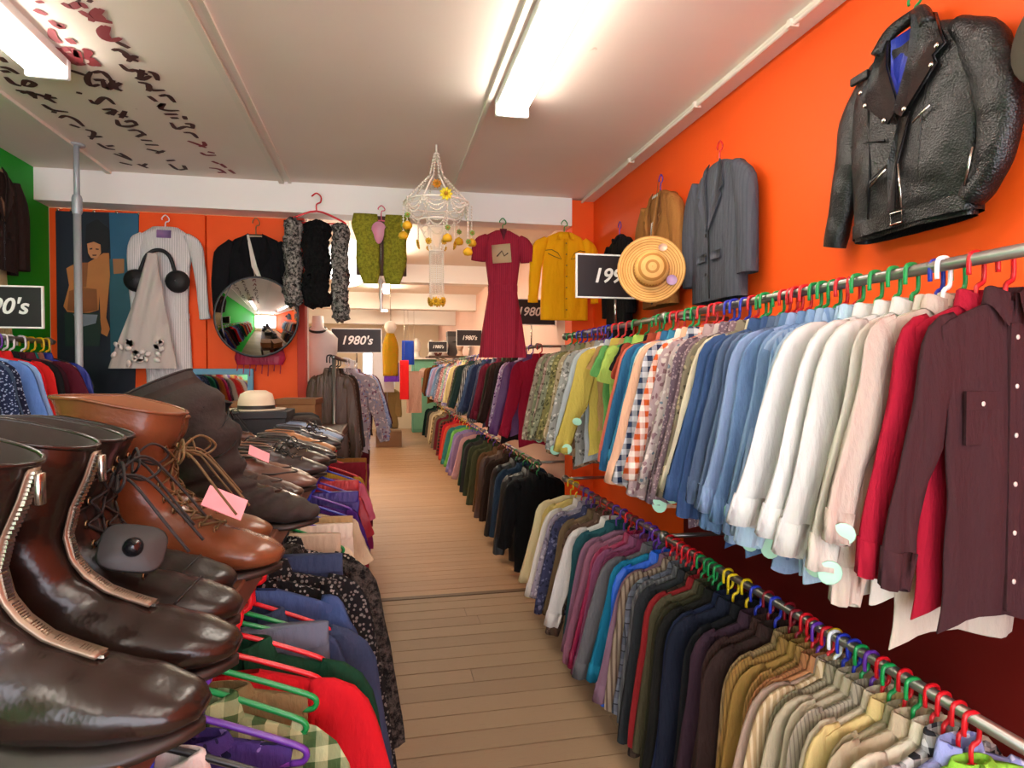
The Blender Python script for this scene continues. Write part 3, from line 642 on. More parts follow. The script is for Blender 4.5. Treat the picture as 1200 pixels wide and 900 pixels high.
# ---- rail under the boot shelf (left)
LX, LZ = -.31, H-.445
rail('clothes_rail', 'steel rail under the boot shelf on the left', LX, .4, 4.4, LZ, (.45, 2.4, 4.3))
lf = [(-.75, 'grey wool skirt with a red hanger', 'skirt', 'plain:#55534f', {'h': 'red'}), (-.84, 'taupe ribbed top with gathered neck', 'blouse', 'cord:#6c655c', {'h': 'blue'}), (-.92, 'black satin slip', 'vesttop', 'satin:#151518', {'h': 'black'}), (-1.0, 'white cotton shirt', 'shirt', 'plain:#cfcac6', {'h': 'black'}), (-1.08, 'purple and navy print top', 'vesttop', 'floral:#3c2c6c,#16163c,#7c6cae', {'h': 'purple'}),
 (-1.17, 'green gingham shirt', 'shirt', 'check:#3f5a34,#a8b48a', {'h': 'green', 's': 1.06}), (-1.24, 'khaki strappy top', 'vesttop', 'plain:#7a6a48', {'h': 'green'}), (-1.31, 'bright red jumper', 'jumper', 'plain:#b81420', {'h': 'red'}), (-1.40, 'dark green velvet jacket', 'coat', 'plain:#0f3a26', {'h': 'red', 's': 1.05}), (-1.47, 'grey-blue skirt', 'skirt', 'plain:#5c6474', {'h': 'green'}),
 (-1.53, 'navy denim dress', 'dress', 'denim:#1c2a48', {'h': 'green'}), (-1.58, 'dark denim jacket', 'coat', 'denim:#18243c'), (-1.64, 'indigo denim dress', 'dress', 'denim:#22355a', {'dz': .055, 'h': 'black'}), (-1.71, 'black sequinned dress', 'dress', 'dots:#0c0c0e,#8c8a86', {'dz': .055, 'h': 'black'}), (-1.78, 'black sparkly jacket', 'coat', 'dots:#101012,#6c6a66', {'dz': .055, 'h': 'black'}), (-1.85, 'midnight blue denim skirt', 'skirt', 'denim:#1a2640', {'dz': .055, 'h': 'black'}),
 (-1.93, 'black fur-trimmed coat', 'coat', 'fur:#0c0b0b,#4c4640', {'dz': .055, 'h': 'black'}), (-2.01, 'speckled black coat', 'coat', 'dots:#121112,#a39c92', {'dz': .055, 'h': 'black'}), (-2.1, 'sand trousers', 'trousers', 'plain:#ab9a84', {'dz': .055, 'h': 'black'}), (-2.2, 'pale grey-pink dress', 'dress', 'plain:#b8aca2', {'s': 1.15}), (-2.3, 'cream linen dress', 'dress', 'plain:#c8b89e', {'s': 1.15}), (-2.42, 'ivory pleated skirt', 'skirt', 'plain:#d0c6b6'), (-2.55, 'camel skirt', 'skirt', 'plain:#a68a60'),
 (-2.72, 'beige cotton dress', 'dress', 'plain:#bda98c'), (-2.9, 'purple dress', 'dress', 'plain:#3c1a62', {'h': 'purple'}), (-3.08, 'royal purple skirt', 'skirt', 'satin:#2c1a72', {'h': 'blue'}), (-3.24, 'crimson dress', 'dress', 'satin:#8e1020', {'h': 'purple'}), (-3.4, 'scarlet skirt', 'skirt', 'satin:#a81822'), (-3.6, 'pink dress', 'dress', 'plain:#b4566a'), (-3.8, 'mustard dress', 'dress', 'plain:#a8842c'), (-4.05, 'dark red skirt', 'skirt', 'plain:#701420'), (-4.25, 'amber brown skirt, last under the shelf', 'skirt', 'plain:#8a5a24')]
fill(lf, LX, LZ, 'under the boot shelf', 'clothes on the rail under the boot shelf', 1.19, 4.3, 8, ['green', 'red', 'blue', 'black', 'purple'], sc=(.95, 1.1), flip=-1, z_drop=.15)
# ---- left rail past the boots
rail('clothes_rail', 'upper rail on the left past the boot shelf', -.34, 4.65, 8.8, H+.10, (4.7, 8.7))
fr = [('brown leather coat', 'coat', 'satin:#4a3426'), ('mottled grey-brown fur coat', 'coat', 'fur:#3c322c,#8c7a6c'), ('dark brown suede coat', 'coat', 'plain:#38241a'), ('black leather jacket', 'jacket', 'satin:#121214'), ('purple-collared floral shirt', 'shirt', 'floral:#a39a9e,#7a4a5e,#d6c6c0,#8890b0'), ('grey and orange floral shirt', 'shirt', 'floral:#b2aab4,#d8a04a,#8c5c5c,#e0dade,#6c6a8c'),
 ('pale floral summer shirt', 'shirt', 'floral:#b6b4c4,#7c5c6a,#d0a84e'), ('white and blue floral shirt', 'shirt', 'floral:#b4bed2,#7486ae,#e2e4ec'), ('light blue print shirt', 'shirt', 'floral:#90a4c8,#c2cadc,#5a6c96'), ('pink print blouse', 'blouse', 'floral:#b08490,#d8c0c6,#704454'), ('dark plum blouse', 'blouse', 'plain:#43263c'), ('grey print blouse', 'blouse', 'floral:#74707a,#a6a2aa,#46424c'), ('brown velvet jacket, last on this rail', 'jacket', 'plain:#3c2a22')]
ent = [(-(4.75+.25*i), d, k, c, {'w': .62 if i < 4 else 1.0, 'dx': -.02 if i < 4 else .03, 'h': 'black' if i < 4 else 'white', 's': 1.0 if i < 4 else 1.02}) for i, (d, k, c) in enumerate(fr)]
fill(ent, -.34, H+.10, 'past the boot shelf', 'clothes on the left rail past the boots', 1.19, 8, 9, hc, sc=(.95, 1.1), flip=-1)
rail('clothes_rail', 'lower rail on the left past the boot shelf', -.34, 4.75, 8.65, H-.80, ())
fr2 = [('red trousers', 'trousers', 'plain:#86141c'), ('dark blue jeans', 'trousers', 'denim:#1c2a48'), ('black trousers', 'trousers', 'plain:#131316'), ('magenta skirt', 'skirt', 'plain:#7c1a4c'), ('purple trousers', 'trousers', 'plain:#3c2468'), ('burgundy skirt', 'skirt', 'plain:#4e101e'), ('navy skirt', 'skirt', 'plain:#161e38'), ('brown trousers', 'trousers', 'plain:#3e2c20')]
ent = [(-(4.8+.45*i), d, k, c, {'s': .85}) for i, (d, k, c) in enumerate(fr2)]
fill(ent, -.34, H-.80, 'on the lower left rail past the boots', 'clothes on the lower left rail past the boots', 1.19, 8, 10, hc)
# ---- rail by the green wall
GX, GZ = -2.10, H+.19
t = rail('clothes_rail', 'steel rail along the green wall at far left', GX, 1.5, 4.62, GZ, (1.6, 3.0, 4.55), XL)
g0 = [('orange satin shirt', 'shirt', 'satin:#d86a1a'), ('cream white shirt', 'shirt', 'plain:#ddd4bc'), ('cherry red shirt', 'shirt', 'plain:#c01424'), ('sandy yellow shirt', 'shirt', 'plain:#cfae5c'), ('violet shirt', 'shirt', 'plain:#6a3a9c'), ('plain white shirt', 'shirt', 'plain:#e0deda'), ('burnt orange shirt', 'shirt', 'plain:#c4501c'), ('scarlet blouse', 'blouse', 'plain:#c41a1a'), ('off-white blouse', 'blouse', 'plain:#d8d0c0'), ('black and grey shirt', 'shirt', 'stripe:#1a1a1c,#6c6c70'), ('magenta blouse', 'blouse', 'plain:#a01c5c'), ('tangerine blouse', 'blouse', 'plain:#d8782a'), ('navy plain shirt', 'shirt', 'plain:#1c2440'), ('emerald shirt', 'shirt', 'plain:#186a4c'), ('dark navy star-print shirt', 'shirt', 'dots:#1a2440,#8c98b4'), ('slate navy shirt', 'shirt', 'denim:#27374f'), ('navy spotted blouse', 'blouse', 'dots:#1c2038,#9aa2ba'), ('mid blue denim shirt', 'shirt', 'denim:#3e5c90'), ('pale blue shirt', 'shirt', 'plain:#7c98c4'), ('bright red shirt', 'shirt', 'plain:#d01420'), ('tomato red shirt', 'shirt', 'plain:#b81c1a'), ('black jacket', 'jacket', 'plain:#141214'),
 ('dark maroon jacket', 'jacket', 'plain:#300d18'), ('wine coloured shirt', 'shirt', 'plain:#4c1020'), ('deep teal shirt', 'shirt', 'plain:#116260'), ('pink-brown print shirt', 'shirt', 'floral:#8a5a4c,#b88a74,#563830'), ('blue satin shirt', 'shirt', 'satin:#1a2c8e'), ('long black gown with silver edge', 'dress', 'satin:#0e0e12')]
ent = [(-(1.7+.13*i if i < 14 else 3.55+.075*(i-14)), d, k, c, {'w': 1.05}) for i, (d, k, c) in enumerate(g0)]
fill(ent, GX, GZ, 'on the rail by the green wall', 'clothes on the rail by the green wall', 1.19, 4.5, 11, ['red', 'purple', 'blue', 'red', 'yellow', 'white', 'purple'], flip=-1)
# ================================================================ garments shown flat on walls
class Front:
    def __init__(s, secs, p=3.0, A=.004, seed=1, k=30):
        s.secs = secs; s.p = p; s.A = A; s.k = k; s.ph = random.Random(seed).uniform(0, 6)
    def at(s, z):
        q = s.secs
        for a, b in zip(q, q[1:]):
            if a[0] >= z >= b[0]:
                t = (a[0]-z)/(a[0]-b[0]); return [a[i]+(b[i]-a[i])*t for i in (1, 2, 3)]
        return list(q[0][1:] if z > q[0][0] else q[-1][1:])
    def y(s, x, z):
        cx, hw, hd = s.at(z); u = min(1, abs(x-cx)/hw)
        return -hd*(1-u**s.p)**(1/s.p)
    def mesh(s, n=40, m=24, slope=0, caps=(True, False)):
        rings = []; z0, z1 = s.secs[0][0], s.secs[-1][0]
        for j in range(m+1):
            z = z0+(z1-z0)*j/m; cx, hw, hd = s.at(z); v = j/m; ring = []
            for q in ell((cx, 0, z), (hw, 0, 0), (0, hd, 0), n, s.p):
                f = s.A*math.sin(q.x*s.k+s.ph+v*2)*(.3+v)+s.A*.6*math.sin(q.x*s.k*2.1+v*7)*v
                dz = -slope*max(0, abs(q.x-cx)-.05)*max(0, 1-v*1.6)
                ring.append((q.x, q.y+(f if q.y < 0 else 0), q.z+dz))
            rings.append(ring)
        return MB().quadgrid(rings, True, caps)
    def patch(s, pts, off=.006, th=.006, slope=0):
        def yy(x, z): return s.y(x, z)-off
        return MB().poly([(x, yy(x, z), z) for x, z in pts], Vector((0, -th, 0)))
def limb(pts, ws, hd=.03, n=14, seed=0, y=0, m=4):
    """tapered cloth tube through points in the plane of the garment"""
    P = bez([(x, y, z) for x, z in pts], m); rings = []; K = len(P)
    for i, p in enumerate(P):
        t = (P[min(i+1, K-1)]-P[max(i-1, 0)]).normalized(); u = Vector((t.z, 0, -t.x)); s_ = i/(K-1)*(len(ws)-1); a = int(min(s_, len(ws)-2)); w_ = ws[a]+(ws[a+1]-ws[a])*(s_-a)
        w_ *= (1+.03*math.sin(i*1.1+seed))*min(1, .5+.14*i)
        rings.append(ell(p, u*w_, (0, hd*(1+.07*math.sin(i*.9+seed)), 0), n, 2.3))
    return MB().quadgrid(rings, True, (True, False))
def hook(parent, col, z=0, h=.09, name='hanger'):
    g = MB().tube(bez([(0, 0, z-.04), (0, 0, z+h*.45), (.022, 0, z+h*.6), (.024, 0, z+h*.85), (0, 0, z+h+.01), (-.024, 0, z+h*.85), (-.022, 0, z+h*.7)], 4), .0045, 6)
    g.tube([(-.17, 0, z-.09), (-.05, 0, z-.04), (0, 0, z-.035), (.05, 0, z-.04), (.17, 0, z-.09)], .006, 6)
    return tag(ob(name, g, hmat.get(col, plain(HCOL.get(col, '#888888'))), None, loc=parent.location, rz=parent.rotation_euler.z), '', 'hanger')
def lab(o, s): o['label'] = s; return o
def stud(g, x, y, z, r=.007): g.lathe([(r, 0), (r*.8, .003), (0.001, .005)], 8, (x, y, z), 'y'); return g
def studs(fr, pts, r=.007, off=.012):
    g = MB()
    for x, z in pts:
        y = fr.y(x, z)-off; g.lathe([(r, .001), (r, -.002), (r*.5, -.004)], 8, (x, y, z), 'y', (True, True))
    return g
NB = plain('#111112', .35, 1)
metal = plain('#b9b4aa', .25, 1, vary=.03)
def leather(h, rough=.36, fold=0):
    n = N('leather'); v = n.coord(); c = lin(h); k = n.noise(v, 8, 4)
    n.base(n.mix(k, tuple(q*.7 for q in c[:3])+(1,), tuple(min(1, q*1.35+.004) for q in c[:3])+(1,)))
    vo = n.add('ShaderNodeTexVoronoi'); vo.inputs['Scale'].default_value = 180; n.link(v, vo.inputs['Vector'])
    n.bump(n.math('ADD', n.math('MULTIPLY', vo.outputs[0], .15), n.math('MULTIPLY', n.noise(v, 14 if fold == 0 else 9, 3 if fold == 0 else 1.2, .4), 1.6 if fold == 0 else 3)), .28 if fold == 0 else .6, .004 if fold == 0 else .016)
    return n.pr(rough, 0, .38)
# ---- black leather biker jacket
lj = leather('#121112', .36, 1)
t = thing('leather_jacket', 'black leather biker jacket with wide lapels hanging high on the orange wall', 'jacket', (1.685, 1.74, H+.0), -PI/2)
fr = Front([(1.09, -.01, .10, .03), (1.05, -.01, .21, .045), (.98, 0, .245, .05), (.80, 0, .245, .058), (.62, .0, .235, .055), (.50, .0, .225, .05), (.455, .0, .222, .045)], A=.007, seed=3, k=22)
ob('torso', fr.mesh(44, 26, .15), lj, t)
ob('sleeve', limb([(-.19, 1.01), (-.255, .90), (-.285, .75), (-.32, .60), (-.355, .47)], [.062, .068, .06, .052, .042], .036, seed=1, m=6), lj, t)
ob('sleeve', limb([(.18, 1.02), (.255, .91), (.295, .78), (.30, .66), (.27, .56), (.22, .50)], [.055, .068, .064, .056, .045, .036], .040, seed=2, y=-.01, m=6), lj, t)
lab(ob('lining', fr.patch([(-.055, 1.09), (.045, 1.09), (.06, .98), (.02, .84), (-.03, .96)], .004, .004), cloth('satin:#1c2f9a'), t), 'blue lining')
ob('collar', MB().tube(bez([(-.10, -.05, 1.06), (-.06, -.03, 1.12), (0, .0, 1.145), (.06, -.03, 1.12), (.10, -.05, 1.06)], 5), lambda s: .022, 10), lj, t)
ob('lapel', fr.patch([(-.10, 1.10), (-.055, 1.09), (-.04, 1.0), (.02, .84), (-.02, .80), (-.13, .90), (-.155, .955), (-.12, .975)], .012, .010), lj, t)
ob('lapel', fr.patch([(.045, 1.12), (.10, 1.10), (.16, 1.0), (.175, .965), (.14, .945), (.15, .92), (.04, .80), (.005, .83), (.055, .98)], .014, .012), lj, t)
ob('front_flap', fr.patch([(.03, .83), (.06, .81), (.01, .66), (.0, .52), (-.03, .52), (-.025, .68)], .010, .006), lj, t)
def zipper(pts, r=.004): return MB().tube(pts, r, 6)
for a, b in (((.075, .77), (.135, .80)), ((.02, .66), (.03, .52)), ((-.03, .66), (-.10, .62))):
    lab(ob('zipper', zipper([(a[0], fr.y(*a)-.017, a[1]), (b[0], fr.y(*b)-.017, b[1])]), metal, t), 'silver zip')
ob('belt', MB().quadgrid([ell((0, 0, z), (.236, 0, 0), (0, .062, 0), 40, 3) for z in (.515, .512, .470, .467)]), lj, t)
lab(ob('buckle', MB().tube([(-.015, -.066, .51), (.03, -.066, .51), (.03, -.066, .474), (-.015, -.066, .474)], .004, 6, closed=True), metal, t), 'silver buckle')
for p in ((-.145, .955), (.155, .965), (-.03, .815), (.05, .82), (-.12, .90), (.14, .915)): lab(ob('stud', studs(fr, [p], .009, .026), metal, t), 'silver stud')
for q in ([(.115, .93), (.09, .75), (.075, .52)], [(-.13, .90), (-.12, .70), (-.13, .52)], [(-.225, .80), (-.12, .78), (-.05, .76)]): ob('seam', MB().tube([(x, fr.y(x, z)-.004, z) for x, z in q], .0035, 6), lj, t)
ob('pocket_welt', fr.patch([(-.11, .645), (-.03, .675), (-.028, .665), (-.11, .632)], .009, .005), lj, t)
lab(ob('sleeve_zipper', zipper([(.265, -.058, .63), (.235, -.052, .53)]), metal, t), 'silver zip')
ob('shoulder_strap', MB().box(-.215, -.135, -.058, -.045, 1.005, 1.035, .004), lj, t, flat=True)
h = hook(t, 'green', 1.12, .10); h['label'] = 'green plastic hanger inside the collar of the black leather jacket'
# ---- grey suit jacket
def suit(label, loc, spec, hw, z0, z1, lap, hc, hl, seed, inner=None, sleeves=True, rz=-PI/2):
    t = thing('suit_jacket', label, 'jacket', loc, rz); m = cloth(spec)
    fr = Front([(z0, 0, .07, .02), (z0-.035, 0, hw*.82, .035), (z0-.09, 0, hw, .045), (z0-.35, 0, hw*.94, .055), (z1+.1, 0, hw, .055), (z1, 0, hw*1.03, .05)], A=.004, seed=seed, k=16)
    ob('torso', fr.mesh(40, 22, .12), m, t)
    zm = z0-.34
    if inner: lab(ob('shirt_front', fr.patch([(-.06, z0-.01), (.06, z0-.01), (.015, zm), (-.015, zm)], .004, .003), cloth(inner), t), 'shirt front inside the jacket')
    for s in (-1, 1):
        q = [(s*.05, z0+.005), (s*.085, z0-.02), (s*.125, z0-.15), (s*.09, z0-.165), (s*.11, z0-.19), (s*.012, zm-.01), (s*.004, zm+.02), (s*.05, z0-.08)]
        if s < 0: q = q[::-1]
        ob('lapel', fr.patch(q, .009, .005), m, t)
    ob('front_edge', fr.patch([(.0, zm), (.008, zm), (.012, z1+.01), (.004, z1+.01)], .006, .004), plain('#1a1a1c', .8), t)
    for s in (-1, 1): ob('pocket_flap', fr.patch([(s*.07-.045, z1+.24), (s*.07+.045, z1+.24), (s*.07+.045, z1+.20), (s*.07-.045, z1+.20)], .005, .005), m, t)
    for i in range(3): ob('button', studs(fr, [(-.01, zm-.03-.10*i)], .009, .014), plain('#16161a', .3), t)
    if sleeves:
        for s in (-1, 1): ob('sleeve', limb([(s*hw*.82, z0-.06), (s*(hw+.02), z0-.17), (s*(hw+.045), z0-.35), (s*(hw+.05), z0-.60)], [.055, .075, .068, .055], .04, seed=seed+s, y=-.012), m, t)
    if hc:
        h = hook(t, hc, z0+.01, .09); h['label'] = hl
    return t, fr
suit('grey wool suit jacket hanging on the orange wall between tan jacket and black leather jacket', (1.685, 2.93, H), 'stripe:#4c4e56,#454750', .225, 1.06, .36, 0, 'red', 'red plastic hanger holding the grey suit jacket on the orange wall', 2)
suit('tan brown suede jacket on the orange wall, partly behind the straw hat', (1.685, 3.62, H), 'plain:#94602f', .21, 1.10, .40, 0, 'purple', 'purple plastic hanger holding the tan brown jacket behind the straw hat', 3, 'stripe:#d8d2c6,#4c4a48')
# ---- black top at the wall end
t = thing('velvet_jumper', 'black velvet jumper on the orange wall behind the 1990s sign', 'jumper', (1.685, 4.3, H), -PI/2); m = cloth('plain:#0e0d10')
fr = Front([(.98, 0, .05, .02), (.94, 0, .16, .035), (.88, 0, .20, .045), (.68, 0, .17, .05), (.40, 0, .19, .05), (.16, 0, .21, .045)], A=.006, seed=9)
ob('torso', fr.mesh(36, 18, .15), m, t)
for s in (-1, 1): ob('sleeve', limb([(s*.16, .92), (s*.215, .82), (s*.235, .6), (s*.24, .4)], [.05, .06, .05, .04], .035, y=-.01), m, t)
ob('collar', MB().tube(bez([(-.06, -.03, .96), (0, -.045, .92), (.06, -.03, .96)], 5), .01, 8), m, t)
h = hook(t, 'purple', .98, .09); h['label'] = 'purple plastic hanger holding the black velvet jumper on the orange wall'
# ---- yellow western shirt under the beam
ym = cloth('plain:#f2ac0a')
t = thing('western_shirt', 'bright yellow western shirt with embroidered yoke hanging below the beam', 'shirt', (1.47, 4.98, H), 0)
fr = Front([(1.14, 0, .055, .02), (1.11, 0, .14, .03), (1.06, 0, .19, .04), (.85, 0, .185, .05), (.55, 0, .20, .05), (.42, 0, .20, .045)], A=.007, seed=4, k=34)
ob('torso', fr.mesh(44, 24, .12), ym, t)
for s in (-1, 1):
    ob('sleeve', limb([(s*.16, 1.08), (s*.225, .98), (s*.25, .80), (s*.265, .60)], [.05, .06, .05, .04], .035, seed=s, y=-.01, m=6), ym, t)
    ob('cuff', MB().quadgrid([ell((s*.267, -.01, z), (.042, 0, 0), (0, .034, 0), 14, 2.4) for z in (.615, .61, .565, .56)]), ym, t)
    q = [(s*.02, 1.13), (s*.06, 1.13), (s*.085, 1.06), (s*.03, 1.07)]
    ob('collar', fr.patch(q if s > 0 else q[::-1], .010, .006), ym, t)
    emb = [(s*.17, .98), (s*.12, .985), (s*.07, .96), (s*.04, .91), (s*.10, .93), (s*.15, .955)]
    lab(ob('embroidery', MB().tube([(x, fr.y(x, z)-.009, z) for x, z in emb], .003, 5), plain('#5a3c10', .8), t), 'dark stitched yoke outline')
ob('placket', fr.patch([(-.018, 1.08), (.018, 1.08), (.02, .43), (-.016, .43)], .006, .003), ym, t)
for i in range(7): lab(ob('snap', studs(fr, [(.001, 1.04-.09*i)], .006, .012), plain('#7a5a20', .3), t), 'dark snap')
h = hook(t, 'green', 1.14, .09); h['label'] = 'green hanger holding the bright yellow western shirt'
# ---- maroon dress
dm = cloth('cord:#a3273c')
t = thing('maroon_dress', 'long maroon dress with short sleeves and pleated skirt hanging below the beam', 'dress', (.955, 4.98, H), 0)
fr = Front([(1.13, 0, .06, .02), (1.10, 0, .13, .03), (1.06, 0, .165, .04), (.88, 0, .14, .05), (.68, 0, .115, .045), (.62, 0, .12, .05), (.35, 0, .165, .06), (.11, 0, .195, .06)], A=.008, seed=6, k=60)
ob('torso', fr.mesh(60, 34, .10), dm, t)
for s in (-1, 1): ob('sleeve', limb([(s*.13, 1.08), (s*.185, 1.0), (s*.20, .88)], [.05, .062, .058], .035, y=-.01, m=6), dm, t)
ob('waistband', MB().quadgrid([ell((0, 0, z), (.120, 0, 0), (0, .053, 0), 30, 3) for z in (.69, .685, .645, .64)]), dm, t)
ob('neckline', fr.patch([(-.03, 1.14), (.03, 1.14), (0, 1.04)], .004, .003), plain('#5c1020', .8), t)
lab(ob('label_patch', fr.patch([(-.10, 1.00), (.05, 1.02), (.06, .87), (-.09, .855)], .008, .004), plain('#c9ad86', .8), t), 'beige paper label')
lab(ob('label_print', MB().tube([(-.06, -.066, .91), (-.02, -.066, .955), (.0, -.066, .915), (.03, -.066, .94)], .005, 5), plain('#54402c', .8), t), 'dark drawing on the label')
h = hook(t, 'green', 1.13, .09); h['label'] = 'teal green hanger holding the long maroon dress'
# ---- gold vest
vm = cloth('fur:#96902a,#6a671c')
t = thing('gold_vest', 'olive gold sequinned waistcoat hanging below the beam, left of the beaded chandelier', 'waistcoat', (0.0, 4.98, H), 0)
for s in (-1, 1):
    fr = Front([(1.21, s*.12, .09, .02), (1.12, s*.125, .105, .035), (1.0, s*.10, .085, .04), (.85, s*.105, .09, .045), (.76, s*.09, .08, .04), (.68, s*.085, .055, .03)], A=.004, seed=6)
    ob('front_panel', fr.mesh(26, 14), vm, t)
ob('back_panel', MB().box(-.19, .19, .0, .012, .74, 1.2, .004), plain('#4c3020', .8), t, flat=True)
pk = plain('#e59ab0', .6)
lab(ob('price_tag', MB().poly([(-.02+.055*math.cos(a)*(1 if math.sin(a) > 0 else .75), -.07, 1.08+(.06 if math.sin(a) > 0 else .11)*math.sin(a)) for a in [2*PI*k/18 for k in range(18)]], Vector((0, -.004, 0))), pk, t), 'pink drop-shaped tag')
h = hook(t, 'pink', 1.2, .07); h['label'] = 'pink hanger holding the olive gold waistcoat'
t = thing('hanging_ornament', 'small silver drop ornament hanging on a cord below the gold waistcoat', 'ornament', (-.005, 4.93, H+.72))
ob('cord', MB().tube([(0, 0, 0), (0, 0.05, .5)], .002, 5), metal, t)
ob('drop', MB().lathe([(.002, 0), (.02, -.03), (.012, -.09), (.02, -.13), (.008, -.20), (.014, -.24), (.002, -.27)], 10), plain('#cfc9c4', .3, .6), t)
# ---- fur scarves on a red hanger
fz1, fz2, fz3 = cloth('fur:#57504a,#8f867e'), cloth('fur:#050505,#161414'), cloth('fur:#0e0d0c,#a39b92')
def boa(name, label, x0, z0, z1, r, m, hang, wob=.006, y=4.96):
    P = [(x0+wob*math.sin(k*.5), 0, z0+(z1-z0)*k/30) for k in range(31)]; g = MB(); rings = []; R = random.Random(label)
    for k, p in enumerate(P):
        e = .35 if k in (0, 30) else 1
        rings.append([q+Vector((R.uniform(-.014, .014), R.uniform(-.012, .012), R.uniform(-.02, .02))) for q in ell(p, (r*e, 0, 0), (0, r*.7*e, 0), 22)])
    g.quadgrid(rings, True, (True, True))
    return tag(ob(name, g, m, None, loc=(hang, y, H)), label, 'scarf', None)
boa('fur_scarf', 'grey flecked fur scarf, left one of three on the red hanger', -.17, 1.14, .50, .064, fz3, -.48)
boa('fur_scarf', 'thick black fur scarf in the middle of the red hanger', 0, 1.12, .48, .095, fz2, -.48, .012, 4.93)
boa('fur_scarf', 'grey flecked fur scarf on the right end of the red hanger', .17, 1.12, .38, .060, fz3, -.48)
g = MB().tube(bez([(-.22, 0, 1.12), (-.17, 0, 1.15), (0, 0, 1.21), (.17, 0, 1.15), (.22, 0, 1.12)], 4), .008, 6); g.tube([(-.22, 0, 1.12), (.22, 0, 1.12)], .006, 6)
g.tube(bez([(0, 0, 1.205), (0, 0, 1.26), (.03, 0, 1.28), (.032, 0, 1.32), (0, 0, 1.345), (-.035, 0, 1.32)], 4), .006, 6)
tag(ob('clothes_hanger', g, hmat['red'], None, loc=(-.48, 4.97, H)), 'red plastic hanger carrying the three fur scarves in front of the white beam', 'hanger')
# ---- tuxedo jacket above the convex mirror
t, fr = suit('black dinner jacket with pale collar and bow tie behind the round convex mirror', (-.955, 5.20, H), 'plain:#100f12', .21, 1.06, .42, 0, None, '', 5, 'plain:#b9a58c', rz=0)
lab(ob('neck_scarf', fr.patch([(-.06, 1.05), (-.045, 1.05), (.02, .80), (.05, .72), (.03, .70), (-.02, .80)], .016, .006), plain('#d8cfc2', .6), t), 'pale striped neck scarf')
h = hook(t, 'orange', 1.07, .11); h['label'] = 'wooden hanger holding the black dinner jacket'; setmat(h, plain('#8a6034', .5))
# ---- convex mirror
t = thing('convex_mirror', 'round convex security mirror on the orange partition', 'mirror', (-.915, 4.98, H+.405)); R_ = .62; a0 = .3
prof = [(R_*math.sin(a), -(R_*math.cos(a)-R_*math.cos(.49))) for a in [.49*(1-k/14) for k in range(15)]]
ob('mirror_glass', MB().lathe([(max(r, .0005), h_) for r, h_ in prof], 48, axis='y'), plain('#e8e8e8', .03, 1, vary=0), t)
ob('rim', MB().tube([(.294*math.cos(2*PI*k/40), .005, .294*math.sin(2*PI*k/40)) for k in range(40)], .010, 8, closed=True), plain('#1a1a1c', .4), t)
ob('back_shell', MB().lathe([(.29, 0), (.25, .06), (.05, .10), (.02, .27)], 30, axis='y'), plain('#2a2a2c', .5), t)
bow = cloth('satin:#a8103c')
t = thing('magenta_top', 'magenta lace top showing just below the convex mirror', 'top', (-.93, 5.19, H))
fr = Front([(.22, 0, .16, .03), (.10, 0, .19, .04), (.05, 0, .17, .03)], A=.006, seed=2); ob('torso', fr.mesh(24, 8), bow, t)
for i in range(8): ob('fringe', MB().tube([(-.16+.045*i, -.02, .055), (-.165+.045*i, -.025, .0-.02*(i % 3))], .004, 5), bow, t)
# ---- white jumpsuit with veil
wm = cloth('cord:#d9d5d2')
t = thing('white_jumpsuit', 'white ribbed jumpsuit with long sleeves hanging on the orange partition', 'jumpsuit', (-1.60, 5.20, H))
fr = Front([(1.09, 0, .09, .02), (1.05, 0, .17, .035), (.98, 0, .19, .04), (.75, 0, .165, .045), (.50, 0, .155, .045), (.30, 0, .165, .045), (-.02, .02, .16, .045), (-.5, .02, .15, .04)], A=.004, seed=4)
ob('torso', fr.mesh(36, 30, .08), wm, t)
for s, q in ((1, [(.15, 1.03), (.21, .93), (.245, .72), (.262, .50), (.275, .40)]), (-1, [(-.15, 1.03), (-.205, .93), (-.215, .7), (-.205, .48), (-.2, .40)])):
    ob('sleeve', limb(q, [.05, .055, .042, .036, .040], .03, seed=s, y=-.008, m=6), wm, t)
ob('waistband', MB().quadgrid([ell((0, 0, z), (.162, 0, 0), (0, .05, 0), 30, 3) for z in (.44, .435, .405, .40)]), wm, t)
lab(ob('neck_label', fr.patch([(-.05, 1.06), (.05, 1.06), (.05, 1.0), (-.05, 1.0)], .004, .003), plain('#8c6c9c', .6), t), 'blue and red neck label')
h = hook(t, 'white', 1.08, .09); h['label'] = 'thin hanger holding the white ribbed jumpsuit'
t = thing('black_bra', 'black padded bra hung over the white jumpsuit behind the veil', 'underwear', (-1.62, 5.12, H))
for x in (-.155, .125): ob('cup', MB().lathe([(.085, 0), (.08, -.03), (.05, -.055), (.005, -.065)], 20, (x, .0, .67), 'y'), plain('#0f0f11', .6), t)
ob('strap', MB().tube(bez([(-.13, -.01, .74), (-.08, -.01, .86), (0, -.01, .90), (.07, -.01, .86), (.11, -.01, .74)], 5), .014, 8), plain('#0f0f11', .6), t)
n_ = N('veil_tulle'); n_.base(lin('#cfc5bc')); n_.b.inputs['Alpha'].default_value = .72; vt = n_.pr(.8, 0, .2)
t = thing('bridal_veil', 'pale tulle bridal veil with petals along its hem over the jumpsuit', 'veil', (-1.64, 5.04, H))
rings = []
for j in range(19):
    v = j/18; hw = .03+.20*v**1.1; rings.append([Vector((q.x-.07*v, q.y+.012*math.sin(q.x*70+j*.4), q.z)) for q in ell((0, 0, .86-.84*v), (hw, 0, 0), (0, .02+.02*v, 0), 40)])
ob('tulle', MB().quadgrid(rings), vt, t)
R = random.Random(2)
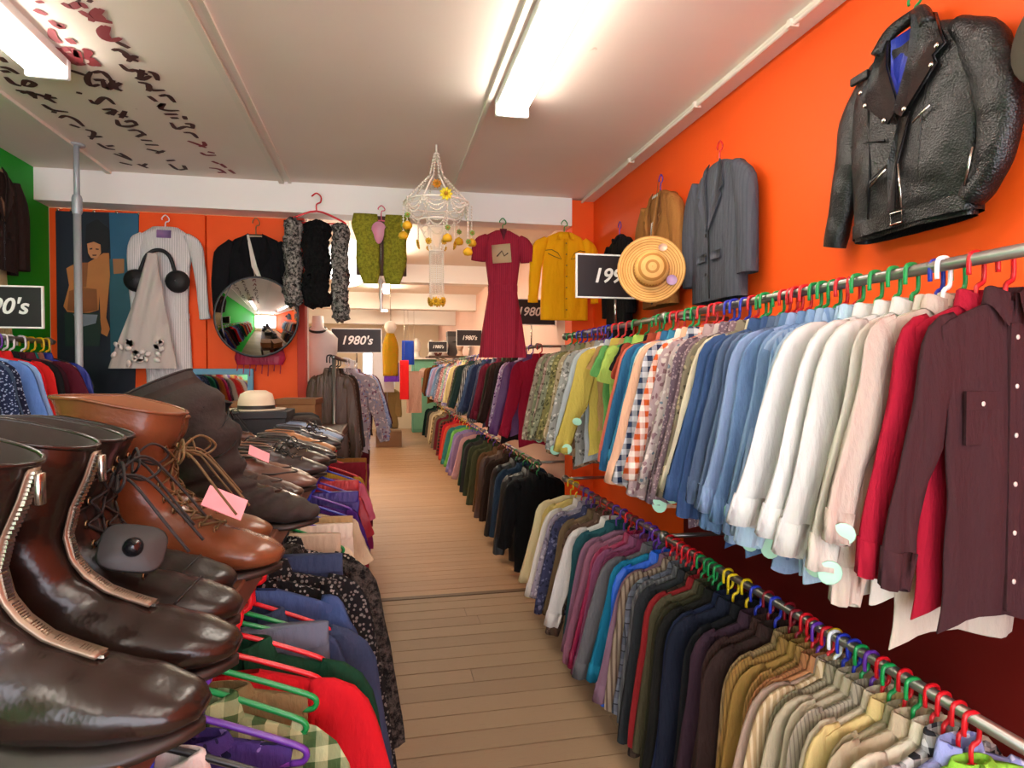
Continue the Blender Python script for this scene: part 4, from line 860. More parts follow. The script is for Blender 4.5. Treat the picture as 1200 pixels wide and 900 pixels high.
for i in range(26):
    x = -.08+R.uniform(-.17, .15); z = R.uniform(.03, .22)
    a = R.uniform(0, 3); g = MB().quadgrid([ell((x, -.062+.01*k, z), (.026*math.cos(a)*(1-.4*k), 0, .026*math.sin(a)*(1-.4*k)), (-.016*math.sin(a), 0, .016*math.cos(a)), 8) for k in (0, 1)], True, (True, True))
    ob('petal', g, plain('#e2d8cf', .6), t)
# ---- poster of a bare-chested figure
def pp(pts, y=5.235): return [W(x, y_, Y=y) for x, y_ in pts]
def pz(*l): return [(50+x/4.5, 230+y/4.5) for x, y in l]
t = thing('wall_poster', 'large dark blue poster of a bare-chested long-haired person beside the steel pole', 'poster', (0, 0, 0))
hh = Vector((0, -.0015, 0))
ob('sheet', MB().poly(pp([(65, 247), (163, 250), (158, 470), (68, 470)], 5.25), Vector((0, .005, 0))), plain('#161d2b', .45), t, flat=True)
def ink_(col, y, *polys):
    g = MB()
    for p in polys: g.poly(pp(pz(*p), y), hh)
    ob('printed_figure', g, plain(col, .5, vary=.2), t, flat=True)
ink_('#1f5a78', 5.246, [(350, 85), (505, 92), (505, 330), (360, 330)])
ink_('#1b5560', 5.246, [(350, 330), (505, 330), (500, 900), (360, 900)])
ink_('#9a6a3c', 5.243, [(370, 330), (430, 330), (430, 405), (375, 410)])
ink_('#0c0b10', 5.240, [(230, 150), (290, 120), (350, 170), (355, 260), (330, 330), (240, 330), (225, 240)])
ink_('#b5763a', 5.237, [(125, 380), (180, 350), (240, 350), (320, 300), (350, 300), (355, 420), (335, 640), (355, 700), (340, 740), (295, 715), (305, 640), (300, 520), (295, 600), (230, 620), (130, 610), (110, 580), (140, 470)])
ink_('#8a5428', 5.235, [(140, 500), (200, 480), (285, 490), (290, 600), (210, 615), (130, 600)], [(200, 350), (240, 350), (230, 480), (200, 480)])
ink_('#c88a58', 5.233, [(235, 250), (270, 240), (305, 255), (308, 300), (285, 330), (255, 325), (240, 300)])
ink_('#1a1010', 5.231, [(248, 275), (262, 272), (262, 280), (248, 282)], [(280, 275), (296, 277), (296, 283), (280, 282)], [(262, 308), (285, 308), (282, 314), (264, 314)])
ink_('#123028', 5.233, [(115, 615), (300, 615), (310, 700), (300, 790), (120, 790)])
ink_('#7c8a96', 5.231, [(160, 620), (290, 625), (280, 670), (200, 690)])
for x in (80, 150, 270, 390, 505): ob('grommet', MB().lathe([(.010, 0), (.007, -.003), (.003, -.003)], 10, tuple(W(50+x/4.5, 230+(66+.05*x)/4.5, Y=5.24)), 'y'), metal, t)
# ---- pole from rail to beam
t = thing('steel_pole', 'grey steel pole standing from floor to the beam in front of the poster', 'pole', (-1.90, 4.50, 0)); st = plain('#a8adb2', .5, .3, vary=.05)
ob('lower_tube', MB().lathe([(.022, 0), (.022, 2.85)], 14, caps=(True, True)), st, t); ob('upper_tube', MB().lathe([(.017, 2.85), (.017, ZC-.001)], 14, caps=(True, True)), st, t)
ob('joint_collar', MB().lathe([(.024, 2.80), (.03, 2.82), (.03, 2.90), (.024, 2.92)], 14), st, t); ob('top_plate', MB().lathe([(.05, ZC-.012), (.05, ZC-.001)], 14, caps=(True, True)), st, t)
# ---- jacket and shirt on the green wall
t, fr = suit('dark brown short jacket hanging on the green wall at far left', (-2.33, 4.42, H), 'plain:#2a1c18', .24, 1.26, .62, 0, None, '', 7, 'plain:#8a6a50', rz=PI/2)
h = hook(t, 'black', 1.27, .09); h['label'] = 'black hanger holding the dark brown jacket on the green wall'
t = thing('cream_shirt', 'cream pleated shirt hanging below the dark brown jacket on the green wall', 'shirt', (-2.345, 4.40, H), PI/2)
fr = Front([(.66, 0, .18, .02), (.4, 0, .19, .035), (.2, 0, .2, .035)], A=.008, seed=3, k=40); ob('torso', fr.mesh(36, 12), cloth('cord:#cdbf8e'), t)
# ---- hat at the right edge
t = thing('olive_hat', 'dark olive felt hat hanging on the orange wall at the top right edge', 'hat', (1.67, 1.235, H+.86), 0, rot=(0, math.radians(-80), 0))
ob('brim', MB().lathe([(.06, -.002), (.12, -.004), (.155, .012), (.157, .016), (.12, .002), (.06, .004)], 30), plain('#4a4236', .85, bump=.3), t)
ob('crown', MB().lathe([(.085, 0), (.082, .05), (.07, .09), (.04, .10), (.002, .09)], 26), plain('#4a4236', .85, bump=.3), t)
ob('hat_band', MB().lathe([(.0865, .004), (.0865, .028)], 26), plain('#1e1a16', .6), t)
# ---- straw hat
sm = N('straw'); v = sm.coord(); sx = sm.add('ShaderNodeVectorMath', operation='LENGTH'); 
mp = sm.add('ShaderNodeMapping'); sm.link(v, mp.inputs[0]); mp.inputs['Scale'].default_value = (1, 1, .9); sm.link(mp.outputs[0], sx.inputs[0])
rg = sm.math('FRACT', sm.math('MULTIPLY', sx.outputs['Value'], 75))
sm.base(sm.mix(sm.math('LESS_THAN', rg, .28), sm.mix(sm.noise(v, 30, 3), lin('#e0b06a'), lin('#c99148')), lin('#a5702f'))); sm.bump(rg, .6, .004); STRAW = sm.pr(.65, 0, .35)
d = Vector((-.35, -1, .05)).normalized()
t = thing('straw_hat', 'round woven straw hat hanging in front of the tan jacket', 'hat', W(763, 316, Y=3.12), rot=d.to_track_quat('Z', 'Y').to_euler())
ob('brim', MB().lathe([(.09, .0), (.12, -.006), (.15, -.004), (.172, .010), (.178, .014), (.176, .018), (.15, .004), (.12, .002), (.09, .008)], 40), STRAW, t)
ob('crown', MB().lathe([(.094, .0), (.092, .035), (.082, .065), (.06, .080), (.03, .085), (.002, .086)], 36), STRAW, t)
lab(ob('price_tag', MB().poly([(.105+.028*math.cos(2*PI*k/14), -.06+.028*math.sin(2*PI*k/14), .016) for k in range(14)], Vector((0, 0, .002))), plain('#c9a6cc', .5), t), 'round lilac sticker')
lab(ob('price_tag', MB().poly([(.06+.024*math.cos(2*PI*k/14), .115+.02*math.sin(2*PI*k/14), .012) for k in range(14)], Vector((0, 0, .002))), plain('#e0b49c', .5), t), 'pale pink sticker')
ob('hanging_loop', MB().tube([(.0, .17, .01), t.rotation_euler.to_matrix().inverted() @ (Vector((1.66, 3.60, H+1.17))-t.location)], .0015, 5), plain('#8a6a40', .8), t)
# ---- decade signs
blk = plain('#1c1418', .5); wht = plain('#ecebe6', .5, vary=0)
def sign(label, cx, y, z, wd, ht, txt, size, post=None):
    t = thing('decade_sign', label, 'sign', (cx, y, z))
    ob('board', MB().box(-wd/2, wd/2, 0, .012, -ht/2, ht/2), blk, t, flat=True)
    e = .008; g = MB()
    for a in ((-wd/2-e, wd/2+e, -.003, .014, ht/2-.001, ht/2+e), (-wd/2-e, wd/2+e, -.003, .014, -ht/2-e, -ht/2+.001), (-wd/2-e, -wd/2+.001, -.003, .014, -ht/2, ht/2), (wd/2-.001, wd/2+e, -.003, .014, -ht/2, ht/2)): g.box(*a)
    lab(ob('frame', g, wht, t, flat=True), 'thin white border')
    lab(ob('lettering', text_mesh(txt, size, bold=.0025*size/.14), wht, t, loc=(0, -.002, 0), rot=(PI/2, 0, 0), flat=True), 'white italic lettering')
    ob('stem', MB().tube([(0, .02, -ht/2), (0, .02, post)], .008, 8), metal, t)
sign('black 1990\'s sign with white border partly behind the straw hat', 1.40, 3.62, H+.575, .50, .25, "1990's", .122, -.29)
sign('black 1980\'s sign between maroon dress and yellow shirt', 1.49, 6.2, H+.60, .48, .25, "1980's", .122, -.37)
sign('black 1980\'s sign above the floral shirts on the left rail', -.27, 7.0, H+.33, .52, .25, "1980's", .13, -.235)
sign('black 90\'s sign in front of the green wall at the left edge', -2.165, 4.12, H+.37, .47, .23, "1990's", .128, -.19)
sign('small black decade sign far down the right rail', 1.44, 10.5, H+.56, .42, .26, "1980's", .10, -.33)
sign('smallest black decade sign near the wig heads', 1.06, 12.18, H+.47, .35, .20, "1980's", .085, -.172)
# ---- beaded chandelier with daisies
C = Vector((.345, 4.05, ZC)); t = thing('bead_chandelier', 'hanging chandelier of pearl bead strings with yellow daisies near the white beam', 'chandelier', C)
pearl = plain('#f2e6d6', .35, vary=.08); gold = plain('#d9a112', .6); goldd = plain('#a8740c', .6); leaf = plain('#7a9a3c', .6)
def beadstr(a, b, sag=0, r=.0095, step=.018, m=pearl, out=None):
    a, b = Vector(a), Vector(b); L = (a-b).length+sag*1.2; n = max(3, int(L/step)); g = MB()
    for k in range(n+1):
        s = k/n; p = a.lerp(b, s); p.z -= sag*4*s*(1-s); g.bead(p, r)
    g.tube([a.lerp(b, s/6)-Vector((0, 0, sag*4*s/6*(1-s/6))) for s in range(7)], .0018, 4, caps=False)
    return ob('bead_string', g, m, t)
ob('hook', MB().tube([(0, 0, 0), (0, 0, -.06)], .006, 8), pearl, t)
z1, z2, z3 = -.375, -.49, -.68
pt = lambda r, k, n, z: (r*math.cos(2*PI*k/n+.3), r*math.sin(2*PI*k/n+.3), z)
def ring(r, z, q=.006): ob('ring', MB().tube([(r*math.cos(2*PI*k/32), r*math.sin(2*PI*k/32), z) for k in range(32)], q, 6, closed=True), pearl, t)
ring(.205, z1); ring(.125, z2); ring(.045, z3, .005)
for k in range(8):
    a = Vector(pt(.012, k, 8, -.06)); b = Vector(pt(.205, k, 8, z1)); mid = Vector(pt(.045, k, 8, -.20))
    beadstr(a, mid); beadstr(mid, b)
    b2 = pt(.205, k+1, 8, z1); beadstr(b, b2, .055); beadstr(b, b2, .085, .008); beadstr(b, b2, .025, .006)
    c = pt(.125, k, 8, z2); c2 = pt(.125, k+1, 8, z2); beadstr(b, c, .03, .006); beadstr(c, c2, .05, .006); beadstr(c, pt(.125, k, 8, z2-.13), 0, .006)
def daisy(p, r=.028, m=gold, face=(0, -1, 0)):
    q = Vector(face).to_track_quat('Z', 'Y').to_matrix(); g = MB()
    for k in range(9):
        a = 2*PI*k/9; c = Vector((math.cos(a), math.sin(a), 0))*r*.62; u = Vector((math.cos(a), math.sin(a), 0))*r*.42; v = Vector((-math.sin(a), math.cos(a), 0))*r*.24
        g.quadgrid([[Vector(p)+q@(x+Vector((0, 0, h_))) for x in ell(c, u, v, 6)] for h_ in (0, .004)], True, (True, True))
    o = ob('daisy', g, m, t); ob('daisy_centre', MB().lathe([(r*.35, 0), (r*.3, -.008), (.001, -.012)], 8, tuple(Vector(p)+Vector((0, -.004, 0))), 'y'), goldd, o)
for k in range(8): daisy(Vector(pt(.125, k, 8, z2-.145)), .022, gold, (math.cos(2*PI*k/8+.3), math.sin(2*PI*k/8+.3), -.3))
daisy((.04, -.21, z1+.01), .04, plain('#e8cf20', .5)); daisy((0, -.03, -.255), .03, plain('#d98a14', .5))
for dx, l in ((.04, -.25), (.045, -.14), (.05, -.38)): pass
for sx_, zz in (((.05, -.19), -.60), ((-.21, -.02), -.56), ((.19, -.09), -.66), ((-.19, -.13), -.52), ((.23, .02), -.58), ((.16, .14), -.55)):
    beadstr((sx_[0], sx_[1], z1), (sx_[0], sx_[1], zz), 0, .008)
    ob('flower_ball', MB().lathe([(.004, zz), (.026, zz-.015), (.032, zz-.035), (.024, zz-.05), (.003, zz-.055)], 10, (sx_[0], sx_[1], 0)), gold, t)
    daisy((sx_[0], sx_[1]-.02, zz+.03), .018, leaf)
for k in range(12): beadstr(pt(.045, k, 12, z3+.03), pt(.045, k, 12, -.985), 0, .0055, .0125)
for k in range(8): beadstr(pt(.125, k, 8, z2), pt(.045, k, 8, z3), -.01, .006)
for k in range(6): daisy(Vector(pt(.047, k, 6, -1.0)), .03, gold, (math.cos(2*PI*k/6+.3), math.sin(2*PI*k/6+.3), -.2))
# ---- blue framed mirror against the partition
t = thing('framed_mirror', 'tall mirror in a blue-grey frame leaning on the orange partition', 'mirror', (-1.28, 5.14, .02), rot=(math.radians(-1.5), 0, math.radians(-2)))
bf = plain('#5a8fa8', .5, bump=.2)
ob('mirror_glass', MB().box(-.27, .27, 0, .008, .04, 1.76), plain('#dfe4e4', .03, 1, vary=0), t, flat=True)
for a in ((-.30, -.26, -.012, .02, 0, 1.80), (.26, .30, -.012, .02, 0, 1.80)): ob('frame_side', MB().box(*a, .004), bf, t, flat=True)
for a in ((-.26, .26, -.012, .02, 1.755, 1.80), (-.26, .26, -.012, .02, 0, .045)): ob('frame_end', MB().box(*a, .004), bf, t, flat=True)
# ---- far room
def box_thing(name, label, cat, loc, dims, col, rz=0, top=None):
    t = thing(name, label, cat, loc, rz); a, b, c = dims
    ob('body', MB().box(-a/2, a/2, -b/2, b/2, 0, c, .006), plain(col, .7, bump=.2), t, flat=True)
    if top: ob('lid', MB().box(-a/2-.006, a/2+.006, -b/2-.006, b/2+.006, c*.8, c+.004, .004), plain(top, .7), t, flat=True)
    return t
t = thing('painted_cabinet', 'sea-green painted cabinet with round pink face motif at the far end', 'cabinet', (1.22, 18.6, 0)); gc = plain('#5f9c84', .6)
ob('carcass', MB().box(-.36, .36, 0, .45, 0, 2.15, .01), gc, t, flat=True)
d_ = ob('door', MB().box(-.32, .32, -.02, 0, .1, 2.1, .006), plain('#6aa88c', .6), t, flat=True)
ob('handle', MB().lathe([(.02, 0), (.025, -.03), (.004, -.04)], 10, (.27, -.02, 1.1), 'y'), metal, d_)
lab(ob('round_motif', MB().lathe([(.15, 0), (.15, -.006)], 24, (-.02, -.021, 1.75), 'y', (False, True)), plain('#c8a494', .6), d_), 'pale pink round motif')
lab(ob('lower_motif', MB().lathe([(.12, 0), (.12, -.006)], 24, (.05, -.021, 1.2), 'y', (False, True)), plain('#3a2a24', .6), d_), 'dark lower motif')
ob('shelf_top', MB().box(-.5, .5, -.1, .5, 2.15, 2.20), plain('#e8e0d6', .6), t, flat=True)
# coat rack far down
t = rail('coat_rack', 'free-standing rack of khaki coats at the far end of the aisle', .12, 15.6, 17.2, 1.45, (15.65, 17.15))
cr = [('khaki trench coat', 'coat', 'plain:#8a7448'), ('sand trench coat', 'coat', 'plain:#a08c60'), ('olive brown coat', 'coat', 'plain:#6c5a34'), ('tan raincoat', 'coat', 'plain:#96804e'), ('dark brown parka', 'coat', 'plain:#43301f'), ('mustard khaki coat', 'coat', 'plain:#8c7030')]
fill([(-(15.75+.25*i), d, k, c, {'w': 1.2}) for i, (d, k, c) in enumerate(cr)], .12, 1.45, 'on the free-standing far rack', 'coats on the free-standing far rack', 1, 17, 21, hc, sc=(1.0, 1.1))
box_thing('suitcase', 'old brown suitcase standing on the floor under the far coats', 'suitcase', (.15, 15.2, 0), (.6, .22, .38), '#6b4a30')
# hanging gold lantern, globe lamp
t = thing('gold_lantern', 'long gold beaded lantern with a white globe on top hanging over the aisle', 'lantern', (.12, 9.3, ZC))
zt = H+.73-ZC
ob('cord', MB().tube([(0, 0, 0), (0, 0, zt)], .004, 5), metal, t)
lab(ob('globe', MB().lathe([(.02, zt), (.07, zt-.03), (.09, zt-.09), (.07, zt-.15), (.03, zt-.18)], 18), plain('#efeae0', .5), t), 'white globe')
rings = []
for j in range(15):
    v = j/14; r = .05+.07*math.sin(min(1, v*2.5)*PI/2)-(.015*v); rings.append([((r+.006*(k % 2))*math.cos(2*PI*k/24), (r+.006*(k % 2))*math.sin(2*PI*k/24), zt-.18-.62*v) for k in range(24)])
ob('beaded_body', MB().quadgrid(rings, True, (True, True)), cloth('dots:#a08410,#d8721c'), t)
t = thing('globe_lamp', 'large round white paper lamp glowing behind the fur scarves', 'lamp', (-.30, 6.0, H+1.0))
n_ = 12; ob('paper_shade', MB().lathe([(max(.01, .22*math.sin(PI*k/n_)), -.22*math.cos(PI*k/n_)) for k in range(n_+1)], 26), emit('#fff8ee', 2.2), t)
ob('cord', MB().tube([(0, 0, .21), (0, 0, .44)], .004, 5), metal, t)
# banners
for lb, x, y, z0, z1, wd, col in (('royal blue', .60, 15.0, .72, .15, .28, '#1c3c9c'), ('purple', .22, 15.0, .2, -.25, .34, '#5c2c94'), ('tall red', .50, 14.6, .25, -.65, .20, '#c8181c'), ('white', .02, 15.3, .6, -.5, .5, '#d8d4dc'), ('pale pink', .75, 15.2, .0, -1.0, .35, '#c8a090')):
    t = thing('hanging_cloth', f'{lb} cloth hanging down at the far end of the aisle', 'cloth', (x, y, H)); fr = Front([(z0, 0, wd/2, .01), (z1, 0, wd/2*1.05, .02)], A=.01, seed=3); ob('cloth', fr.mesh(24, 8), cloth('plain:'+col), t)
    ob('string', MB().tube([(0, 0, z0), (0, 0, 1.44)], .004, 5), metal, t)
# shelf with wig heads and boxes, right side far
t = thing('wall_shelf', 'high brown shelf above the far right rail carrying heads and hats', 'shelf', (1.38, 12.6, H+.30)); ob('board', MB().box(-.5, .37, -.5, .5, -.03, 0), plain('#4c3426', .6), t, flat=True)
for y in (-.4, .4): ob('bracket', MB().tube([(.36, y, -.25), (-.3, y, -.03)], .012, 6), metal, t)
def head(label, x, y, z, col, sc=1, hat=None):
    t = thing('wig_head', label, 'mannequin head', (x, y, z)); t.scale = (sc,)*3
    ob('neck', MB().lathe([(.08, 0), (.07, .02), (.05, .05), (.05, .12)], 14, caps=(True, False)), plain(col, .6), t)
    rings = [ell((0, -.01-.01*math.sin(v*PI), .10+.22*v), (.075*math.sin(PI*(.12+.86*v))**.6, 0, 0), (0, .092*math.sin(PI*(.12+.86*v))**.6, 0), 16) for v in [k/10 for k in range(11)]]
    ob('face', MB().quadgrid(rings, True, (True, True)), plain(col, .6), t)
    ob('nose', MB().lathe([(.018, 0), (.012, -.02), (.002, -.026)], 8, (0, -.085, .19), 'y'), plain(col, .6), t)
    if hat:
        ob('hat', MB().lathe([(.15, .27), (.16, .275), (.095, .285), (.09, .36), (.05, .39), (.002, .39)], 20), plain(hat, .8), t)
head('white wig head on the high far shelf', .95, 12.4, H+.30, '#e6e0da')
head('pale wig head beside the white one on the far shelf', 1.22, 12.5, H+.30, '#d8ccc4')
head('wig head wearing a black hat on the far shelf', 1.5, 12.3, H+.30, '#caa890', 1, '#141214')
box_thing('hat_box', 'red-brown box on the high far shelf', 'box', (1.08, 12.75, H+.30), (.22, .3, .2), '#6b2c20', top='#4c2018')
box_thing('hat_box', 'tall grey box on the high far shelf', 'box', (1.42, 12.8, H+.30), (.24, .3, .5), '#5c5654', top='#403c3c')
head('large white wig head on the cabinet at the far end', 1.0, 18.8, 2.2, '#ece8e2', 1.8)
# far end window, bright daylight behind glass
t = struct('window_1', MB().box(-.55, .35, YF-.05, YF-.03, 1.35, 2.35), emit('#eef2ff', 3.0))
struct('window_frame', MB().box(-.6, .4, YF-.03, YF, 1.3, 2.4), WHITE, parent=t)
for x in (-.10,): struct('glazing_bar', MB().box(x-.02, x+.02, YF-.07, YF-.05, 1.35, 2.35), WHITE, parent=t)
# bust left behind the scarves
t = thing('display_bust', 'white display bust with a black beaded necklace behind the fur scarves', 'mannequin', (-.57, 5.95, H-.06)); wb = plain('#d8cfc6', .5)
ob('torso', MB().quadgrid([ell((0, 0, z), (a, 0, 0), (0, b, 0), 24) for z, a, b in ((-.05, .14, .10), (.1, .15, .11), (.25, .17, .12), (.36, .175, .09), (.42, .12, .07), (.46, .055, .055), (.56, .05, .05))], True, (True, True)), wb, t)
ob('stand', MB().tube([(0, 0, -.05), (0, 0, -1.70)], .018, 8), metal, t); ob('base', MB().lathe([(.16, -1.70), (.15, -1.68), (.02, -1.67)], 20, caps=(True, False)), plain('#222', .5) if False else plain('#222222', .5), t)
ob('necklace', MB().tube([(.075*math.cos(2*PI*k/20), -.01+.075*math.sin(2*PI*k/20), .44+.03*math.sin(2*PI*k/20)) for k in range(20)], .012, 6, closed=True), plain('#0c0c0e', .3), t)
# round light post behind partition end
t = thing('white_post', 'white square post just past the orange partition', 'post', (-.65, 5.46, 0)); ob('shaft', MB().box(-.05, .05, -.05, .05, 0, ZC-.001, .004), WHITE, t, flat=True); ob('foot', MB().box(-.06, .06, -.06, .06, 0, .12, .004), WHITE, t, flat=True)
# ================================================================ boot shelf
SZ = H-.36
t = thing('boot_shelf', 'long dark wooden shelf above the left rail covered with boots and shoes', 'shelf', (-.60, .25, 0))
wood = plain('#4a2c1c', .45, bump=.3); woodl = plain('#9a6232', .5)
for i, (a, b) in enumerate(((-.35, -.10), (-.095, .12), (.125, .35))): ob('plank', MB().box(a, b, 0, 4.2, SZ-.028, SZ, .003), wood, t, flat=True)
ob('front_edge', MB().box(.35, .368, 0, 4.2, SZ-.045, SZ+.002, .003), plain('#5a3420', .45), t, flat=True)
for y in (.15, 2.1, 4.1):
    for x in (-.33,): ob('leg', MB().box(x-.025, x+.025, y-.025, y+.025, 0, SZ-.028, .003), wood, t, flat=True)
    ob('cross_bar', MB().box(-.33, .30, y-.02, y+.02, SZ-.06, SZ-.028), wood, t, flat=True)
# ---------------------------------------------------------------- shoes
# section = (back x, back z, front x, front z, half width)
BOOT = [(-.045, .262, .150, .256, .062), (-.030, .225, .140, .222, .060), (-.018, .18, .125, .184, .055), (-.006, .14, .118, .152, .047), (-.004, .10, .125, .125, .042), (-.010, .06, .140, .108, .040), (-.006, .022, .160, .096, .039), (.03, .008, .182, .086, .041), (.09, .007, .205, .077, .044), (.145, .006, .225, .070, .048), (.20, .006, .248, .062, .050), (.245, .007, .272, .052, .046), (.278, .010, .292, .042, .034), (.298, .016, .303, .032, .016)]
TALL = [(-.13, .27, .01, .335, .050), (-.11, .225, .055, .31, .062), (-.085, .175, .09, .27, .064), (-.055, .13, .115, .225, .060), (-.03, .095, .125, .175, .054), (-.015, .07, .130, .135, .046)]+BOOT[5:]
SHOE = [(.000, .085, .115, .092, .040), (-.006, .065, .125, .088, .041), (-.008, .04, .145, .082, .040), (-.002, .016, .168, .076, .040), (.04, .008, .190, .070, .042), (.10, .007, .210, .064, .045), (.155, .006, .232, .057, .048), (.205, .006, .252, .049, .049), (.245, .008, .272, .040, .043), (.275, .012, .288, .032, .030), (.290, .016, .294, .026, .014)]
def upper(secs, lift, n=28, wr=.0, seed=0, toe=1.0):
    rings = []; R = random.Random(seed); ph = [R.uniform(0, 6) for _ in range(3)]
    secs2 = []
    P = [Vector((a, b, 0)) for a, b, *_ in secs]; Q = [Vector((c, d, 0)) for _, _, c, d, _ in secs]; Wd = [Vector((e, 0, 0)) for *_, e in secs]
    P, Q, Wd = bez(P, 3), bez(Q, 3), bez(Wd, 3)
    for i, (p, q, w_) in enumerate(zip(P, Q, Wd)):
        c = (p+q)/2; u = (q-p)/2; xm = c.x
        ups = lambda x: lift*max(0, 1-max(0, x-.03)/.13)
        fold = wr*math.sin(i*1.25+ph[0])
        ring = [Vector((v.x, v.y*(1), v.z+ups(v.x)+.0)) for v in ell((c.x, 0, c.y), (u.x*(1+fold), 0, u.y*(1+fold)), (0, w_.x*(1+fold*.8), 0), n, 2.25)]
        rings.append(ring)
    return MB().quadgrid(rings, True, (False, True)), rings
def sole(secs, lift, th=.010, heel=.075, sq=1):
    """outsole with welt, and a stacked heel"""
    xs = [-.010+.310*k/24 for k in range(25)] if secs[-1][0] > .295 else [-.008+.300*k/24 for k in range(25)]
    x0, x1 = xs[0], xs[-1]
    def wd(x):
        s = (x-x0)/(x1-x0); base = .036+.016*math.sin(max(0, (s-.35))/.65*PI*.9)-.006*math.sin(min(1, s/.55)*PI)*.6
        end = min(1, (s/.10))**.5*min(1, ((1-s)/.18))**.55
        return max(.001, base*end)
    up = lambda x: lift*max(0, 1-max(0, x-.03)/.13)+.006
    rings = []
    for x in xs:
        w_, z = wd(x), up(x)+(.008*max(0, (x-.22)/.09)**2)
        rings.append([(x, -w_, z-th), (x, w_, z-th), (x, w_+.002, z), (x, -w_-.002, z)])
    g = MB().quadgrid(rings, True, (True, True))
    h = MB(); rr = []
    for z, k in ((0, 1.0), (lift*.5, .97), (lift+.006-th+.004, 1.03)):
        q = []
        for j in range(20):
            a = 2*PI*j/20; x = math.cos(a); y = math.sin(a); q.append((.033+ (.045*k*x if x < 0 else .040*k*min(x, .75)), .035*k*math.copysign(abs(y)**.7, y), z))
        rr.append(q)
    h.quadgrid(rr, True, (True, True)); return g, h
def fpt(secs, lift, i, side=0):
    """point on the front line at section position i (float), shifted sideways"""
    a = int(min(i, len(secs)-2)); s = i-a; A, B = secs[a], secs[a+1]; v = [A[k]+(B[k]-A[k])*s for k in range(5)]
    cx, cz, ux, uz = (v[0]+v[2])/2, (v[1]+v[3])/2, (v[2]-v[0])/2, (v[3]-v[1])/2
    y = max(-.98, min(.98, side/v[4])); c = (1-abs(y)**2.25)**(1/2.25)
    x = cx+ux*c; z = cz+uz*c
    return Vector((x, side, z+lift*max(0, 1-max(0, x-.03)/.13)))
def out(secs, lift, i, side=0, d=.003):
    p = fpt(secs, lift, i, side); a = int(min(i, len(secs)-2)); c = secs[a]; cc = Vector(((c[0]+c[2])/2, 0, (c[1]+c[3])/2+lift))
    return p+(p-cc).normalized()*d
WELT = plain('#1c120c', .5); RUB = plain('#141210', .6)
def tagplate(t, loc, rot, s=1.0):
    g = MB(); n = 28
    rings = [[(s*r*.038*math.copysign(abs(math.cos(2*PI*k/n))**.6, math.cos(2*PI*k/n)), s*r*.030*math.copysign(abs(math.sin(2*PI*k/n))**.6, math.sin(2*PI*k/n)), z) for k in range(n)] for r, z in ((.94, -.003), (1, 0), (1, .004), (.94, .006))]
    g.quadgrid(rings, True, (True, True)); m = plain('#232322', .55)
    o = lab(ob('security_tag', g, m, t, loc=loc, rot=rot), 'dark grey plastic security tag')
    ob('tag_pin', MB().lathe([(.012*s, .005), (.0115*s, .012), (.007*s, .018), (.001, .020)], 16), plain('#121214', .25), o)
